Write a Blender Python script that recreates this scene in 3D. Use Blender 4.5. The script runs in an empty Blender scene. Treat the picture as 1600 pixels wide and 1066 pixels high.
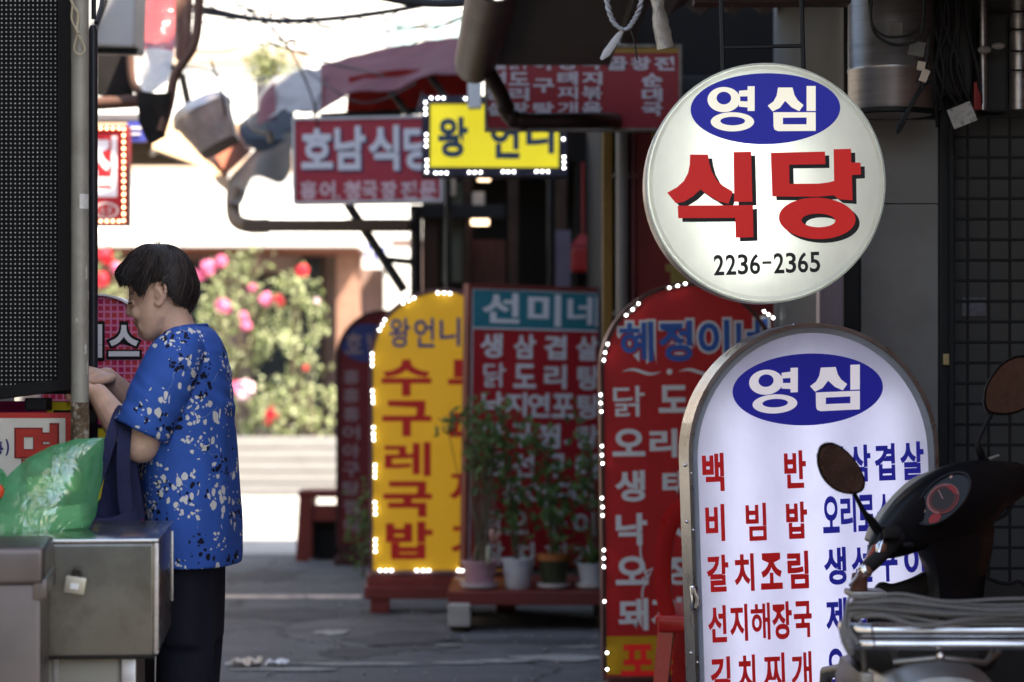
import bpy, bmesh, math, random
from mathutils import Vector, Matrix, noise
random.seed(7)
S = bpy.context.scene
C = S.collection
R = math.radians

# ------------------------------------------------------------------ camera, world, sun, exposure
F = 3778.0            # focal length in photo pixels (85 mm on a 36 mm sensor, 1600 px wide)
CAMH, HZ = 1.21, 597.0
cd = bpy.data.cameras.new('camera'); cam = bpy.data.objects.new('camera', cd); C.objects.link(cam)
cam.location = (0, 0, CAMH); cam.rotation_euler = (R(90), 0, 0)
cd.sensor_width = 36; cd.lens = 36 * F / 1600; cd.shift_y = (HZ - 533) / 1600
cd.clip_start = .1; cd.clip_end = 500
cd.dof.use_dof = True; cd.dof.focus_distance = 6.2; cd.dof.aperture_fstop = 3.2
S.camera = cam
SUN_EL, SUN_AZ = 52.0, 127.0      # azimuth clockwise from +Y: from the right, a little behind the camera
w = bpy.data.worlds.new('World'); S.world = w; w.use_nodes = True
nt = w.node_tree; bg = nt.nodes['Background']
sky = nt.nodes.new('ShaderNodeTexSky'); sky.sky_type = 'NISHITA'; sky.sun_disc = False
sky.sun_elevation = R(SUN_EL); sky.sun_rotation = R(SUN_AZ)
nt.links.new(sky.outputs[0], bg.inputs[0]); bg.inputs[1].default_value = .15
sd = bpy.data.lights.new('sun', 'SUN'); sd.energy = 5.0; sd.angle = R(.5); sd.color = (1, .94, .85)
so = bpy.data.objects.new('sun', sd); C.objects.link(so)
az = R(SUN_AZ); el = R(SUN_EL)
sv = Vector((math.sin(az) * math.cos(el), math.cos(az) * math.cos(el), math.sin(el)))
so.rotation_euler = sv.to_track_quat('Z', 'Y').to_euler(); so.location = sv * 30
S.view_settings.view_transform = 'Standard'; S.view_settings.look = 'None'
S.view_settings.exposure = 1.9; S.view_settings.gamma = 1
S.view_settings.use_white_balance = True; S.view_settings.white_balance_temperature = 7500; S.view_settings.white_balance_tint = 11   # camera balanced for open shade
S.cycles.use_denoising = True
S.cycles.max_bounces = 8; S.cycles.transparent_max_bounces = 12
S.cycles.sample_clamp_indirect = 6

# ------------------------------------------------------------------ helpers
def P(px, py, Y):
    return Vector(((px - 800) * Y / F, Y, CAMH - (py - HZ) * Y / F))
MW = {}
def link(o): C.objects.link(o); return o
def thing(name, label, cat, loc=(0, 0, 0), rot=None, group=None):
    o = link(bpy.data.objects.new(name, None)); o.empty_display_size = .1
    m = Matrix.Translation(Vector(loc)) @ (rot.to_4x4() if rot else Matrix.Identity(4))
    o.matrix_world = m; MW[o] = m
    o['label'] = label; o['category'] = cat
    if group: o['group'] = group
    return o
def tag(o, label, cat, group=None, kind=None):
    o['label'] = label; o['category'] = cat
    if group: o['group'] = group
    if kind: o['kind'] = kind
    return o
def obj(name, bm, mats, parent=None, smooth=False, local=False, label=None, nrm=True):
    if parent and not local: bm.transform(MW[parent].inverted())
    if nrm: bmesh.ops.recalc_face_normals(bm, faces=bm.faces)
    me = bpy.data.meshes.new(name); bm.to_mesh(me); bm.free()
    for m in (mats if isinstance(mats, (list, tuple)) else [mats]): me.materials.append(m)
    if smooth:
        for p in me.polygons: p.use_smooth = True
        me.set_sharp_from_angle(angle=R(48))
    o = link(bpy.data.objects.new(name, me))
    if parent: o.parent = parent; MW[o] = MW[parent]
    else: MW[o] = Matrix.Identity(4)
    if label: o['label'] = label
    return o
def struct(name, bm, m, smooth=False):
    o = obj(name, bm, m, None, smooth); o['kind'] = 'structure'; return o
def BM(): return bmesh.new()
class mi:                      # faces made inside get material index i
    def __init__(s, bm, i): s.bm, s.i = bm, i
    def __enter__(s): s.old = set(s.bm.faces)
    def __exit__(s, *a):
        for f in s.bm.faces:
            if f not in s.old: f.material_index = s.i
def box(bm, lo, hi, bev=0, rot=None, piv=None, segs=2):
    lo, hi = Vector(lo), Vector(hi)
    b = bmesh.new(); bmesh.ops.create_cube(b, size=1)
    d = hi - lo; c = (lo + hi) / 2
    for v in b.verts: v.co = Vector((v.co.x * d.x, v.co.y * d.y, v.co.z * d.z))
    if bev: bmesh.ops.bevel(b, geom=b.edges[:], offset=bev, segments=segs, affect='EDGES', profile=.6)
    M = Matrix.Translation(c)
    if rot: M = Matrix.Translation(piv or c) @ rot.to_4x4() @ Matrix.Translation(c - Vector(piv or c))
    b.transform(M); merge(bm, b)
def merge(bm, b):
    vs = [bm.verts.new(v.co) for v in b.verts]; b.verts.index_update()
    for f in b.faces:
        try:
            nf = bm.faces.new([vs[v.index] for v in f.verts]); nf.material_index = f.material_index
        except ValueError: pass
    b.free()
def pbox(bm, x0, y0, x1, y1, Y0, Y1, bev=0):      # box whose front face spans the given pixels at Y0
    a, b = P(x0, y1, Y0), P(x1, y0, Y0); box(bm, a, (b.x, Y1, b.z), bev)
def loft(bm, rings, cap=True):
    vv = [[bm.verts.new(p) for p in r] for r in rings]; n = len(vv[0])
    for a, b in zip(vv, vv[1:]):
        for i in range(n):
            bm.faces.new((a[i], a[(i + 1) % n], b[(i + 1) % n], b[i]))
    if cap: bm.faces.new(vv[0][::-1]); bm.faces.new(vv[-1])
def spline(pts, n=6):
    pts = [Vector(p) for p in pts]
    if len(pts) < 3: return pts
    q = [pts[0] * 2 - pts[1]] + pts + [pts[-1] * 2 - pts[-2]]; out = []
    for i in range(1, len(q) - 2):
        a, b, c, d = q[i - 1:i + 3]
        for k in range(n):
            t = k / n
            out.append(.5 * ((2 * b) + (c - a) * t + (2 * a - 5 * b + 4 * c - d) * t * t + (3 * b - a - 3 * c + d) * t ** 3))
    return out + [pts[-1]]
def tube(bm, pts, r, seg=8, flat=1.0):
    pts = [Vector(p) for p in pts]; n = len(pts)
    rs = r if isinstance(r, (list, tuple)) else [r] * n
    if len(rs) != n:
        k = len(rs) - 1; rs = [rs[min(int(i * k / (n - 1)), k - 1)] * (1 - (i * k / (n - 1)) % 1 if i < n - 1 else 0) + rs[min(int(i * k / (n - 1)), k - 1) + 1] * ((i * k / (n - 1)) % 1 if i < n - 1 else 1) for i in range(n)]
    rings = []; u = None
    for i, p in enumerate(pts):
        t = (pts[min(i + 1, n - 1)] - pts[max(i - 1, 0)]).normalized()
        if u is None:
            u = t.cross(Vector((0, 1, 0)))
            if u.length < .1: u = t.cross(Vector((1, 0, 0)))
        u = (u - t * u.dot(t)).normalized(); v = t.cross(u)
        rings.append([p + (u * math.cos(a) + v * flat * math.sin(a)) * rs[i] for a in (2 * math.pi * k / seg for k in range(seg))])
    loft(bm, rings)
def ball(bm, c, r, u=14, v=9, rot=None):
    r = r if isinstance(r, (list, tuple)) else (r, r, r)
    b = bmesh.new(); bmesh.ops.create_uvsphere(b, u_segments=u, v_segments=v, radius=1)
    M = Matrix.Translation(Vector(c)) @ (rot.to_4x4() if rot else Matrix.Identity(4)) @ Matrix.Diagonal((*r, 1))
    b.transform(M); merge(bm, b)
def lathe(bm, c, prof, seg=20):
    c = Vector(c); loft(bm, [[c + Vector((r * math.cos(2 * math.pi * k / seg), r * math.sin(2 * math.pi * k / seg), z)) for k in range(seg)] for r, z in prof])
def prism(bm, pts, off):                          # planar polygon of 3D points extruded by vector off
    off = Vector(off); a = [bm.verts.new(p) for p in pts]; b = [bm.verts.new(Vector(p) + off) for p in pts]
    bm.faces.new(a[::-1]); bm.faces.new(b); n = len(a)
    for i in range(n): bm.faces.new((a[i], a[(i + 1) % n], b[(i + 1) % n], b[i]))
def remesh(o, vox, smooth=4, fac=.5):
    m = o.modifiers.new('r', 'REMESH'); m.mode = 'VOXEL'; m.voxel_size = vox
    s = o.modifiers.new('s', 'SMOOTH'); s.factor = fac; s.iterations = smooth
    bpy.context.view_layer.update()
    me = bpy.data.meshes.new_from_object(o.evaluated_get(bpy.context.evaluated_depsgraph_get()))
    o.modifiers.clear(); old = o.data; o.data = me
    if not me.materials:
        for q in old.materials: me.materials.append(q)
    for p in me.polygons: p.use_smooth = True
def displace(o, fn):
    me = o.data; ns = [v.normal.copy() for v in me.vertices]
    for v, n in zip(me.vertices, ns): v.co += n * fn(v.co) * max(0, 1 - n.z * n.z * 1.3)

# ------------------------------------------------------------------ materials
def mat(name, col, rough=.6, metal=0, var=.15, scale=6, bump=0, bscale=80, dirt=0, dcol=(.03, .025, .02), dscale=3, emit=0, ecol=None, coat=0, spec=.28, stretch=(1, 1, 1)):
    m = bpy.data.materials.new(name); m.use_nodes = True; n = m.node_tree.nodes; L = m.node_tree.links.new
    b = n['Principled BSDF']; b.inputs['Roughness'].default_value = rough; b.inputs['Metallic'].default_value = metal
    b.inputs['Coat Weight'].default_value = coat; b.inputs['Specular IOR Level'].default_value = spec
    tc = n.new('ShaderNodeTexCoord'); mp = n.new('ShaderNodeMapping'); mp.inputs['Scale'].default_value = stretch
    L(tc.outputs['Object'], mp.inputs[0]); co = mp.outputs[0]
    nz = n.new('ShaderNodeTexNoise'); nz.inputs['Scale'].default_value = scale; nz.inputs['Detail'].default_value = 7; nz.inputs['Roughness'].default_value = .6
    L(co, nz.inputs['Vector'])
    mr = n.new('ShaderNodeMapRange'); mr.inputs[1].default_value = .3; mr.inputs[2].default_value = .7; mr.inputs[3].default_value = 1 - var; mr.inputs[4].default_value = 1 + var
    L(nz.outputs[0], mr.inputs[0])
    mx = n.new('ShaderNodeVectorMath'); mx.operation = 'SCALE'; mx.inputs[0].default_value = col; L(mr.outputs[0], mx.inputs['Scale']); out = mx.outputs[0]
    if dirt:
        n2 = n.new('ShaderNodeTexNoise'); n2.inputs['Scale'].default_value = dscale; n2.inputs['Detail'].default_value = 10; n2.inputs['Roughness'].default_value = .7; L(co, n2.inputs['Vector'])
        r2 = n.new('ShaderNodeMapRange'); r2.inputs[1].default_value = .5; r2.inputs[2].default_value = .72; r2.inputs[3].default_value = 0; r2.inputs[4].default_value = dirt; L(n2.outputs[0], r2.inputs[0])
        mm = n.new('ShaderNodeMix'); mm.data_type = 'RGBA'; L(r2.outputs[0], mm.inputs[0]); L(out, mm.inputs[6]); mm.inputs[7].default_value = (*dcol, 1); out = mm.outputs[2]
    L(out, b.inputs['Base Color'])
    r3 = n.new('ShaderNodeMapRange'); r3.inputs[3].default_value = max(rough - .1, .02); r3.inputs[4].default_value = min(rough + .12, 1); L(nz.outputs[0], r3.inputs[0]); L(r3.outputs[0], b.inputs['Roughness'])
    if bump:
        n4 = n.new('ShaderNodeTexNoise'); n4.inputs['Scale'].default_value = bscale; n4.inputs['Detail'].default_value = 5; L(co, n4.inputs['Vector'])
        bp = n.new('ShaderNodeBump'); bp.inputs['Strength'].default_value = bump; bp.inputs['Distance'].default_value = .01; L(n4.outputs[0], bp.inputs['Height']); L(bp.outputs[0], b.inputs['Normal'])
    if emit:
        b.inputs['Emission Color'].default_value = (*(ecol or col), 1); b.inputs['Emission Strength'].default_value = emit
        m.cycles.emission_sampling = 'NONE'
    return m
def emis(name, col, st, sample=False):
    m = bpy.data.materials.new(name); m.use_nodes = True; n = m.node_tree.nodes; n.clear()
    e = n.new('ShaderNodeEmission'); e.inputs[0].default_value = (*col, 1); e.inputs[1].default_value = st
    o = n.new('ShaderNodeOutputMaterial'); m.node_tree.links.new(e.outputs[0], o.inputs[0])
    if not sample: m.cycles.emission_sampling = 'NONE'
    return m
def translucent(name, col, tf=.6, gl=.04, rough=.25):     # opal sign face lit by the tubes behind it
    m = bpy.data.materials.new(name); m.use_nodes = True; n = m.node_tree.nodes; n.clear(); L = m.node_tree.links.new
    d = n.new('ShaderNodeBsdfDiffuse'); t = n.new('ShaderNodeBsdfTranslucent'); g = n.new('ShaderNodeBsdfGlossy')
    tc = n.new('ShaderNodeTexCoord'); nz = n.new('ShaderNodeTexNoise'); nz.inputs['Scale'].default_value = 5; nz.inputs['Detail'].default_value = 10; nz.inputs['Roughness'].default_value = .65; ma_ = n.new('ShaderNodeMapping'); ma_.inputs['Scale'].default_value = (1.6, 1, .9); L(tc.outputs['Object'], ma_.inputs[0]); L(ma_.outputs[0], nz.inputs['Vector'])
    mr = n.new('ShaderNodeMapRange'); mr.inputs[1].default_value = .25; mr.inputs[2].default_value = .6; mr.inputs[3].default_value = .90; mr.inputs[4].default_value = 1.01; L(nz.outputs[0], mr.inputs[0])
    vm = n.new('ShaderNodeVectorMath'); vm.operation = 'SCALE'; vm.inputs[0].default_value = col; L(mr.outputs[0], vm.inputs['Scale'])
    L(vm.outputs[0], d.inputs[0]); L(vm.outputs[0], t.inputs[0]); g.inputs[1].default_value = rough
    a = n.new('ShaderNodeMixShader'); a.inputs[0].default_value = tf; L(d.outputs[0], a.inputs[1]); L(t.outputs[0], a.inputs[2])
    b = n.new('ShaderNodeMixShader'); b.inputs[0].default_value = gl; L(a.outputs[0], b.inputs[1]); L(g.outputs[0], b.inputs[2])
    o = n.new('ShaderNodeOutputMaterial'); L(b.outputs[0], o.inputs[0]); return m
def film(name, col, transp=.4, transl=.35):              # thin plastic film
    m = bpy.data.materials.new(name); m.use_nodes = True; n = m.node_tree.nodes; n.clear(); L = m.node_tree.links.new
    tp = n.new('ShaderNodeBsdfTransparent'); tp.inputs[0].default_value = tuple(c ** .4 for c in col) + (1,)
    d = n.new('ShaderNodeBsdfDiffuse'); d.inputs[0].default_value = (*col, 1)
    t = n.new('ShaderNodeBsdfTranslucent'); t.inputs[0].default_value = (*col, 1)
    g = n.new('ShaderNodeBsdfGlossy'); g.inputs[1].default_value = .10
    tc = n.new('ShaderNodeTexCoord'); nz = n.new('ShaderNodeTexNoise'); nz.inputs['Scale'].default_value = 13; nz.inputs['Detail'].default_value = 2; nz.inputs['Distortion'].default_value = 2.5; L(tc.outputs['Object'], nz.inputs['Vector'])
    bp = n.new('ShaderNodeBump'); bp.inputs['Strength'].default_value = .5; bp.inputs['Distance'].default_value = .02; L(nz.outputs[0], bp.inputs['Height'])
    L(bp.outputs[0], g.inputs['Normal']); L(bp.outputs[0], d.inputs['Normal'])
    a = n.new('ShaderNodeMixShader'); a.inputs[0].default_value = transl; L(d.outputs[0], a.inputs[1]); L(t.outputs[0], a.inputs[2])
    b = n.new('ShaderNodeMixShader'); b.inputs[0].default_value = transp; L(a.outputs[0], b.inputs[1]); L(tp.outputs[0], b.inputs[2])
    c = n.new('ShaderNodeMixShader'); c.inputs[0].default_value = .16; L(b.outputs[0], c.inputs[1]); L(g.outputs[0], c.inputs[2])
    o = n.new('ShaderNodeOutputMaterial'); L(c.outputs[0], o.inputs[0]); return m
def mth(n, L, op, a, b=None, c=None):
    x = n.new('ShaderNodeMath'); x.operation = op
    for i, v in enumerate((a, b, c)):
        if v is None: continue
        if isinstance(v, (int, float)): x.inputs[i].default_value = v
        else: L(v, x.inputs[i])
    return x.outputs[0]

black = mat('black_paint', (.009, .009, .01), .5, dirt=.3, dcol=(.03, .026, .022), spec=.3)
blackmatt = mat('black_plastic', (.006, .006, .007), .55, bump=.1, spec=.2)
rubber = mat('black_rubber', (.018, .018, .02), .7, bump=.2)
steel = mat('stainless_steel', (.15, .145, .13), .28, .9, var=.3, scale=3, bump=.25, bscale=5, dirt=.8, dcol=(.07, .06, .045), dscale=4.5)
steel2 = mat('brushed_steel', (.44, .42, .42), .36, .85, var=.2, scale=5, dirt=.35, dcol=(.14, .12, .1), stretch=(1, 1, 12))
chrome = mat('chrome', (.75, .75, .76), .12, 1, var=.1, scale=20, dirt=.35, dcol=(.2, .17, .13), dscale=14)
rimsteel = mat('sign_rim_steel', (.36, .345, .335), .28, .95, var=.15, scale=14, dirt=.4, dcol=(.2, .15, .12), dscale=8)
galv = mat('galvanised_pole', (.30, .29, .25), .55, .25, var=.2, scale=8, dirt=.45, dcol=(.13, .10, .07), dscale=9)
redpaint = mat('red_painted_wood', (.17, .03, .025), .5, dirt=.6, dcol=(.05, .03, .025), bump=.15)
redpanel = mat('red_sign_vinyl', (.60, .02, .022), .4, var=.08, dirt=.15, dcol=(.2, .02, .02))
yelpanel = mat('yellow_sign_vinyl', (.70, .385, .025), .4, var=.07, dirt=.3, dcol=(.45, .25, .05), emit=.07)
yelpanel2 = mat('bright_yellow_sign', (.75, .65, .03), .4, var=.05, emit=.17)
white = mat('white_vinyl', (.82, .82, .83), .45, var=.05)
whitelit = mat('white_sign_letter', (.72, .72, .76), .45, var=.04, emit=.12, ecol=(.8, .8, 1))
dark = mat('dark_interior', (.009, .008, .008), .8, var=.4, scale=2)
darkwood = mat('dark_brown_timber', (.05, .028, .02), .7, var=.35, scale=5, bump=.2)
brownmetal = mat('brown_gutter_paint', (.028, .012, .009), .5, var=.3, dirt=.4, dcol=(.05, .038, .03), dscale=5)
greywall = mat('grey_render_panel', (.27, .265, .25), .8, var=.1, bump=.1, dirt=.3, dcol=(.14, .10, .07), dscale=5)
stucco = mat('white_stucco', (.78, .77, .74), .9, var=.08, bump=.1, dirt=.2, dcol=(.5, .47, .42))
concrete = mat('concrete', (.42, .40, .37), .9, var=.15, bump=.3, dirt=.4, dcol=(.2, .19, .17))
wirem = mat('black_cable', (.015, .015, .016), .5)
silverwire = mat('grey_cable', (.4, .4, .42), .35, .2)
led = emis('white_led', (.82, .91, 1), 6)
ledwarm = emis('warm_led', (1, .50, .30), 4)

# ------------------------------------------------------------------ lettering
_g = {}
def _fill(cu):
    o = link(bpy.data.objects.new('tmp', cu)); bpy.context.view_layer.update()
    me = bpy.data.meshes.new_from_object(o.evaluated_get(bpy.context.evaluated_depsgraph_get()))
    vs = [(v.co.x, v.co.y) for v in me.vertices]; fs = [tuple(p.vertices) for p in me.polygons]
    bpy.data.objects.remove(o); bpy.data.meshes.remove(me); bpy.data.curves.remove(cu); return vs, fs
def glyph(ch, off):
    if ch in '해혜네레개찌볶빔닭' and off < .05: off = min(off, .022)
    if ch == '닭': off = min(off, .010)
    k = (ch, off)
    if k not in _g:
        cu = bpy.data.curves.new('tmp', 'FONT'); cu.body = ch; cu.offset = off; cu.resolution_u = 4
        cu.fill_mode = 'FRONT'
        vs, fs = _fill(cu)
        xs = [v[0] for v in vs]; ys = [v[1] for v in vs]; a, b, c, d = min(xs), max(xs), min(ys), max(ys)
        _g[k] = ([((x - a) / (b - a), (y - c) / (d - c)) for x, y in vs], fs)
    return _g[k]
def fill(loops):
    cu = bpy.data.curves.new('tmp', 'CURVE'); cu.dimensions = '2D'; cu.fill_mode = 'BOTH'
    for lp in loops:
        s = cu.splines.new('POLY'); s.points.add(len(lp) - 1); s.use_cyclic_u = True
        for q, (x, y) in zip(s.points, lp): q.co = (x, y, 0, 1)
    return _fill(cu)
def ell(cx, cy, rx, ry, n=40, tilt=0):
    t = R(tilt); return [(cx + rx * math.cos(a) * math.cos(t) - ry * math.sin(a) * math.sin(t), cy + rx * math.cos(a) * math.sin(t) + ry * math.sin(a) * math.cos(t)) for a in (2 * math.pi * k / n for k in range(n))]

class Sign:                       # local frame: x right, y into the sign, z up; face on y = 0, origin on the ground (or where told)
    def __init__(s, name, label, px, py, Y, yaw=0, roll=0, base=0.0, cat='sign', group=None):
        s.R = Matrix.Rotation(R(yaw), 3, 'Z') @ Matrix.Rotation(R(-roll), 3, 'Y')
        p = P(px, py, Y); up = s.R @ Vector((0, 0, 1))
        s.O = p - up * ((p.z - base) / up.z) if base is not None else p
        s.n = s.R @ Vector((0, -1, 0))
        s.t = thing(name, label, cat, s.O, s.R, group)
    def loc(s, px, py):
        d = Vector(((px - 800) / F, 1, (HZ - py) / F)); c = Vector((0, 0, CAMH))
        q = c + d * ((s.O - c).dot(s.n) / d.dot(s.n)); v = s.R.transposed() @ (q - s.O); return v.x, v.z
    def glyph(s, bm, ch, x0, y0, x1, y1, off=.03, y=-.003, tab=None):
        cx, cz = s.loc((x0 + x1) / 2, (y0 + y1) / 2)
        w_ = s.loc(x1, (y0 + y1) / 2)[0] - s.loc(x0, (y0 + y1) / 2)[0]; h = s.loc((x0 + x1) / 2, y0)[1] - s.loc((x0 + x1) / 2, y1)[1]
        vs, fs = tab or glyph(ch, off)
        vv = [bm.verts.new((cx + (u - .5) * w_, y, cz + (v - .5) * h)) for u, v in vs]
        for f in fs:
            try: bm.faces.new([vv[i] for i in f])
            except ValueError: pass
    def row(s, bm, txt, x0, y0, x1, y1, off=.03, y=-.003, gap=.22, rise=0):
        n = len(txt); p = (x1 - x0) / (n - gap)
        for i, ch in enumerate(txt):
            if ch == ' ': continue
            a = x0 + i * p; dz = rise * i / max(n - 1, 1)
            if ch in '.·': s.glyph(bm, '.', a + p * .25, y1 - (y1 - y0) * .18 + dz, a + p * .4, y1 + dz, off, y); continue
            if ch == '-': s.glyph(bm, ch, a, (y0 + y1) / 2 - (y1 - y0) * .06 + dz, a + p * (1 - gap), (y0 + y1) / 2 + (y1 - y0) * .06 + dz, off, y); continue
            k = .45 if ch == '1' else 0
            s.glyph(bm, ch, a + k * p * .4, y0 + dz, a + p * (1 - gap), y1 + dz, off, y)
    def shape(s, bm, loops, y=-.003, fn=None):     # loops in photo pixels
        vs, fs = fill([[(s.loc(*(fn(q) if fn else q))) for q in lp] for lp in loops])
        vv = [bm.verts.new((u, y, v)) for u, v in vs]
        for f in fs:
            try: bm.faces.new([vv[i] for i in f])
            except ValueError: pass
    def part(s, name, bm, m, label=None, smooth=False, nrm=False, parent=None):
        return obj(name, bm, m, parent or s.t, smooth, True, label, nrm)
def outline(x0, x1, zb, zs, zt, n=36):        # arch: straight to zs, elliptical top to zt
    cx, rx = (x0 + x1) / 2, (x1 - x0) / 2
    return [(x0, zb), (x1, zb)] + [(cx + rx * math.cos(a), zs + (zt - zs) * math.sin(a)) for a in (math.pi * k / n for k in range(n + 1))]
def inset(ol, d):
    xs = [p[0] for p in ol]; zs = [p[1] for p in ol]; x0, x1, z0, z1 = min(xs), max(xs), min(zs), max(zs)
    cx, cz = (x0 + x1) / 2, (z0 + z1) / 2; fx = (x1 - x0 - 2 * d) / (x1 - x0); fz = (z1 - z0 - 2 * d) / (z1 - z0)
    return [(cx + (x - cx) * fx, cz + (z - cz) * fz) for x, z in ol]
def ringprism(bm, a, b, y0, y1):
    A0, A1, B0, B1 = [[bm.verts.new((x, y, z)) for x, z in o] for o, y in ((a, y0), (a, y1), (b, y0), (b, y1))]
    n = len(a)
    for i in range(n):
        j = (i + 1) % n
        bm.faces.new((A0[i], A0[j], A1[j], A1[i])); bm.faces.new((B0[i], B1[i], B1[j], B0[j]))
        bm.faces.new((A0[i], B0[i], B0[j], A0[j])); bm.faces.new((A1[i], A1[j], B1[j], B1[i]))
def plate(bm, ol, y): bm.faces.new([bm.verts.new((x, y, z)) for x, z in ol][::1])
def slab(bm, ol, y0, y1): prism(bm, [(x, y0, z) for x, z in ol], (0, y1 - y0, 0))
def rimcable(s, rad, d):
    bm = BM(); ol = inset(s.ol, d); q = [Vector((x + .0025 * math.sin(i * 2.3), -.017, z + .002 * math.sin(i * 1.7))) for i, (x, z) in enumerate(ol[2:] + [(ol[0][0], ol[0][1] + f) for f in (1.0, .7, .45, .2)] if 0 else ol[2:] + [(ol[0][0], ol[-1][1] - (ol[-1][1] - ol[0][1]) * f) for f in (.2, .4, .6, .8, .98)])]
    tube(bm, spline(q, 2), rad, 5); s.part('lamp_cable', bm, wirem, smooth=True)
def ledmods(s, groups, rad, m=led, y=-.022, strip=True):
    for g in groups:
        bm = BM(); q = [s.loc(*p) for p in g]
        if strip:
            with mi(bm, 1):
                if len(q) > 1: tube(bm, [Vector((x, y + .006, z)) + (Vector((x, 0, z)) - Vector((q[len(q) // 2][0], 0, q[len(q) // 2][1]))) * .35 for x, z in q], rad * 1.5, 6, .5)
                else: ball(bm, (q[0][0], y + .006, q[0][1]), rad * 1.4, 6, 4)
        for x, z in q: ball(bm, (x, y, z), rad, 8, 6)
        s.part('led_module', bm, [m, ledstrip])
ledstrip = mat('led_strip_housing', (.2, .17, .16), .4)

# ------------------------------------------------------------------ ground
def ground_mat(name, col, speck=.25, crack=True, patch=True):
    m = mat(name, col, .85, var=.25, scale=1.2, bump=.5, bscale=220, dirt=.5, dcol=tuple(c * 1.9 for c in col), dscale=2.5)
    n = m.node_tree.nodes; L = m.node_tree.links.new; b = n['Principled BSDF']
    src = b.inputs['Base Color'].links[0].from_socket
    tc = [x for x in n if x.bl_idname == 'ShaderNodeTexCoord'][0]
    v = n.new('ShaderNodeTexNoise'); v.inputs['Scale'].default_value = 160; v.inputs['Detail'].default_value = 2; L(tc.outputs['Object'], v.inputs['Vector'])
    mr = n.new('ShaderNodeMapRange'); mr.inputs[1].default_value = .35; mr.inputs[2].default_value = .7; mr.inputs[3].default_value = 1 - speck; mr.inputs[4].default_value = 1 + speck * 2; L(v.outputs[0], mr.inputs[0])
    sc = n.new('ShaderNodeVectorMath'); sc.operation = 'SCALE'; L(src, sc.inputs[0]); L(mr.outputs[0], sc.inputs['Scale']); out = sc.outputs[0]
    if crack:
        wn = n.new('ShaderNodeTexNoise'); wn.inputs['Scale'].default_value = 3; wn.inputs['Detail'].default_value = 6; L(tc.outputs['Object'], wn.inputs['Vector'])
        ad = n.new('ShaderNodeVectorMath'); ad.operation = 'MULTIPLY_ADD'; ad.inputs[1].default_value = (.5, .5, .5); L(wn.outputs['Color'], ad.inputs[0]); L(tc.outputs['Object'], ad.inputs[2])
        vo = n.new('ShaderNodeTexVoronoi'); vo.feature = 'DISTANCE_TO_EDGE'; vo.inputs['Scale'].default_value = .7; L(ad.outputs[0], vo.inputs['Vector'])
        c = n.new('ShaderNodeMapRange'); c.inputs[1].default_value = .004; c.inputs[2].default_value = .014; c.inputs[3].default_value = .35; c.inputs[4].default_value = 1; L(vo.outputs['Distance'], c.inputs[0])
        s2 = n.new('ShaderNodeVectorMath'); s2.operation = 'SCALE'; L(out, s2.inputs[0]); L(c.outputs[0], s2.inputs['Scale']); out = s2.outputs[0]
    L(out, b.inputs['Base Color']); return m
asphalt = ground_mat('worn_asphalt', (.095, .098, .106), .45)
bm = BM(); box(bm, (-60, -25, -.3), (60, 70, 0)); struct('ground', bm, asphalt)
pav = ground_mat('sunlit_concrete_paving', (.34, .33, .31), .1, False)
bm = BM(); box(bm, (-12, 17.0, -.1), (9, 25.62, .004)); struct('road', bm, pav)
# worn cement patches and painted line on the asphalt
worn = ground_mat('cement_smear', (.26, .26, .255), .3, False)
def patch(px, py, w_, d, seed):
    r = random.Random(seed); Y = CAMH * F / (py - HZ); c = P(px, py, Y); k = 18
    return [(c.x + w_ * math.cos(a) * (.55 + .6 * r.random()), Y + d * math.sin(a) * (.5 + .6 * r.random()), .004) for a in (2 * math.pi * i / k for i in range(k))]
bm = BM()
for i, (px, py, a, b) in enumerate([(880, 1030, .22, .14), (790, 1035, .16, .08), (560, 1040, .3, .06), (450, 1048, .28, .05), (720, 1038, .12, .05), (905, 1013, .1, .05), (700, 1010, .06, .04), (520, 990, .1, .16)]):
    prism(bm, patch(px, py, a, b, i), (0, 0, .004))
struct('pavement_patches', bm, worn)
bm = BM()
for i, (px, py, a_, b_) in enumerate([(480, 960, .5, .35), (640, 1000, .35, .5), (820, 1002, .4, .2), (420, 900, .3, .5), (560, 1020, .2, .25)]): prism(bm, [(x, y, .001) for x, y, z in patch(px, py, a_, b_, i + 40)], (0, 0, .0015))
struct('asphalt_repairs', bm, ground_mat('dark_asphalt_repair', (.060, .062, .068), .4, False))
linem = mat('worn_road_paint', (.62, .52, .46), .8, var=.3, scale=9, dirt=1, dcol=(.08, .08, .08), dscale=7)
bm = BM(); a = P(330, 933, 13.6); b = P(565, 933, 13.6); box(bm, (a.x - .5, 13.52, -.002), (b.x, 13.68, .0045)); struct('road_marking', bm, linem)

# ------------------------------------------------------------------ buildings round the alley
def windows(t, x, ys, zs, w_, h, side):
    for y in ys:
        for z in zs:
            bm = BM(); box(bm, (x - .04, y - w_ / 2, z), (x + .04, y + w_ / 2, z + h), .01); f = obj('window', bm, darkwood, t)
            bm = BM(); xx = x + side * .045; box(bm, (xx - .004, y - w_ / 2 + .06, z + .06), (xx + .004, y + w_ / 2 - .06, z + h - .06)); obj('pane', bm, glassdark, f)
glassdark = mat('dark_window_glass', (.02, .025, .03), .08, var=.1)
brick = mat('red_brown_brick', (.20, .09, .06), .85, var=.25, bump=.3, dirt=.3)
t = thing('sun_block_building', 'unseen tall brick building added on the right to block the sun from the alley', 'building', (4, 3, 0))
bm = BM(); box(bm, (1.75, 1.9, 0), (8, 14.6, 7.8)); obj('wall', bm, brick, t)  # unseen block, height and length set to keep the sun off the alley
bm = BM(); box(bm, (1.65, 1.8, 7.8), (8.1, 14.7, 7.95), .02); obj('roof', bm, concrete, t)
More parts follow.
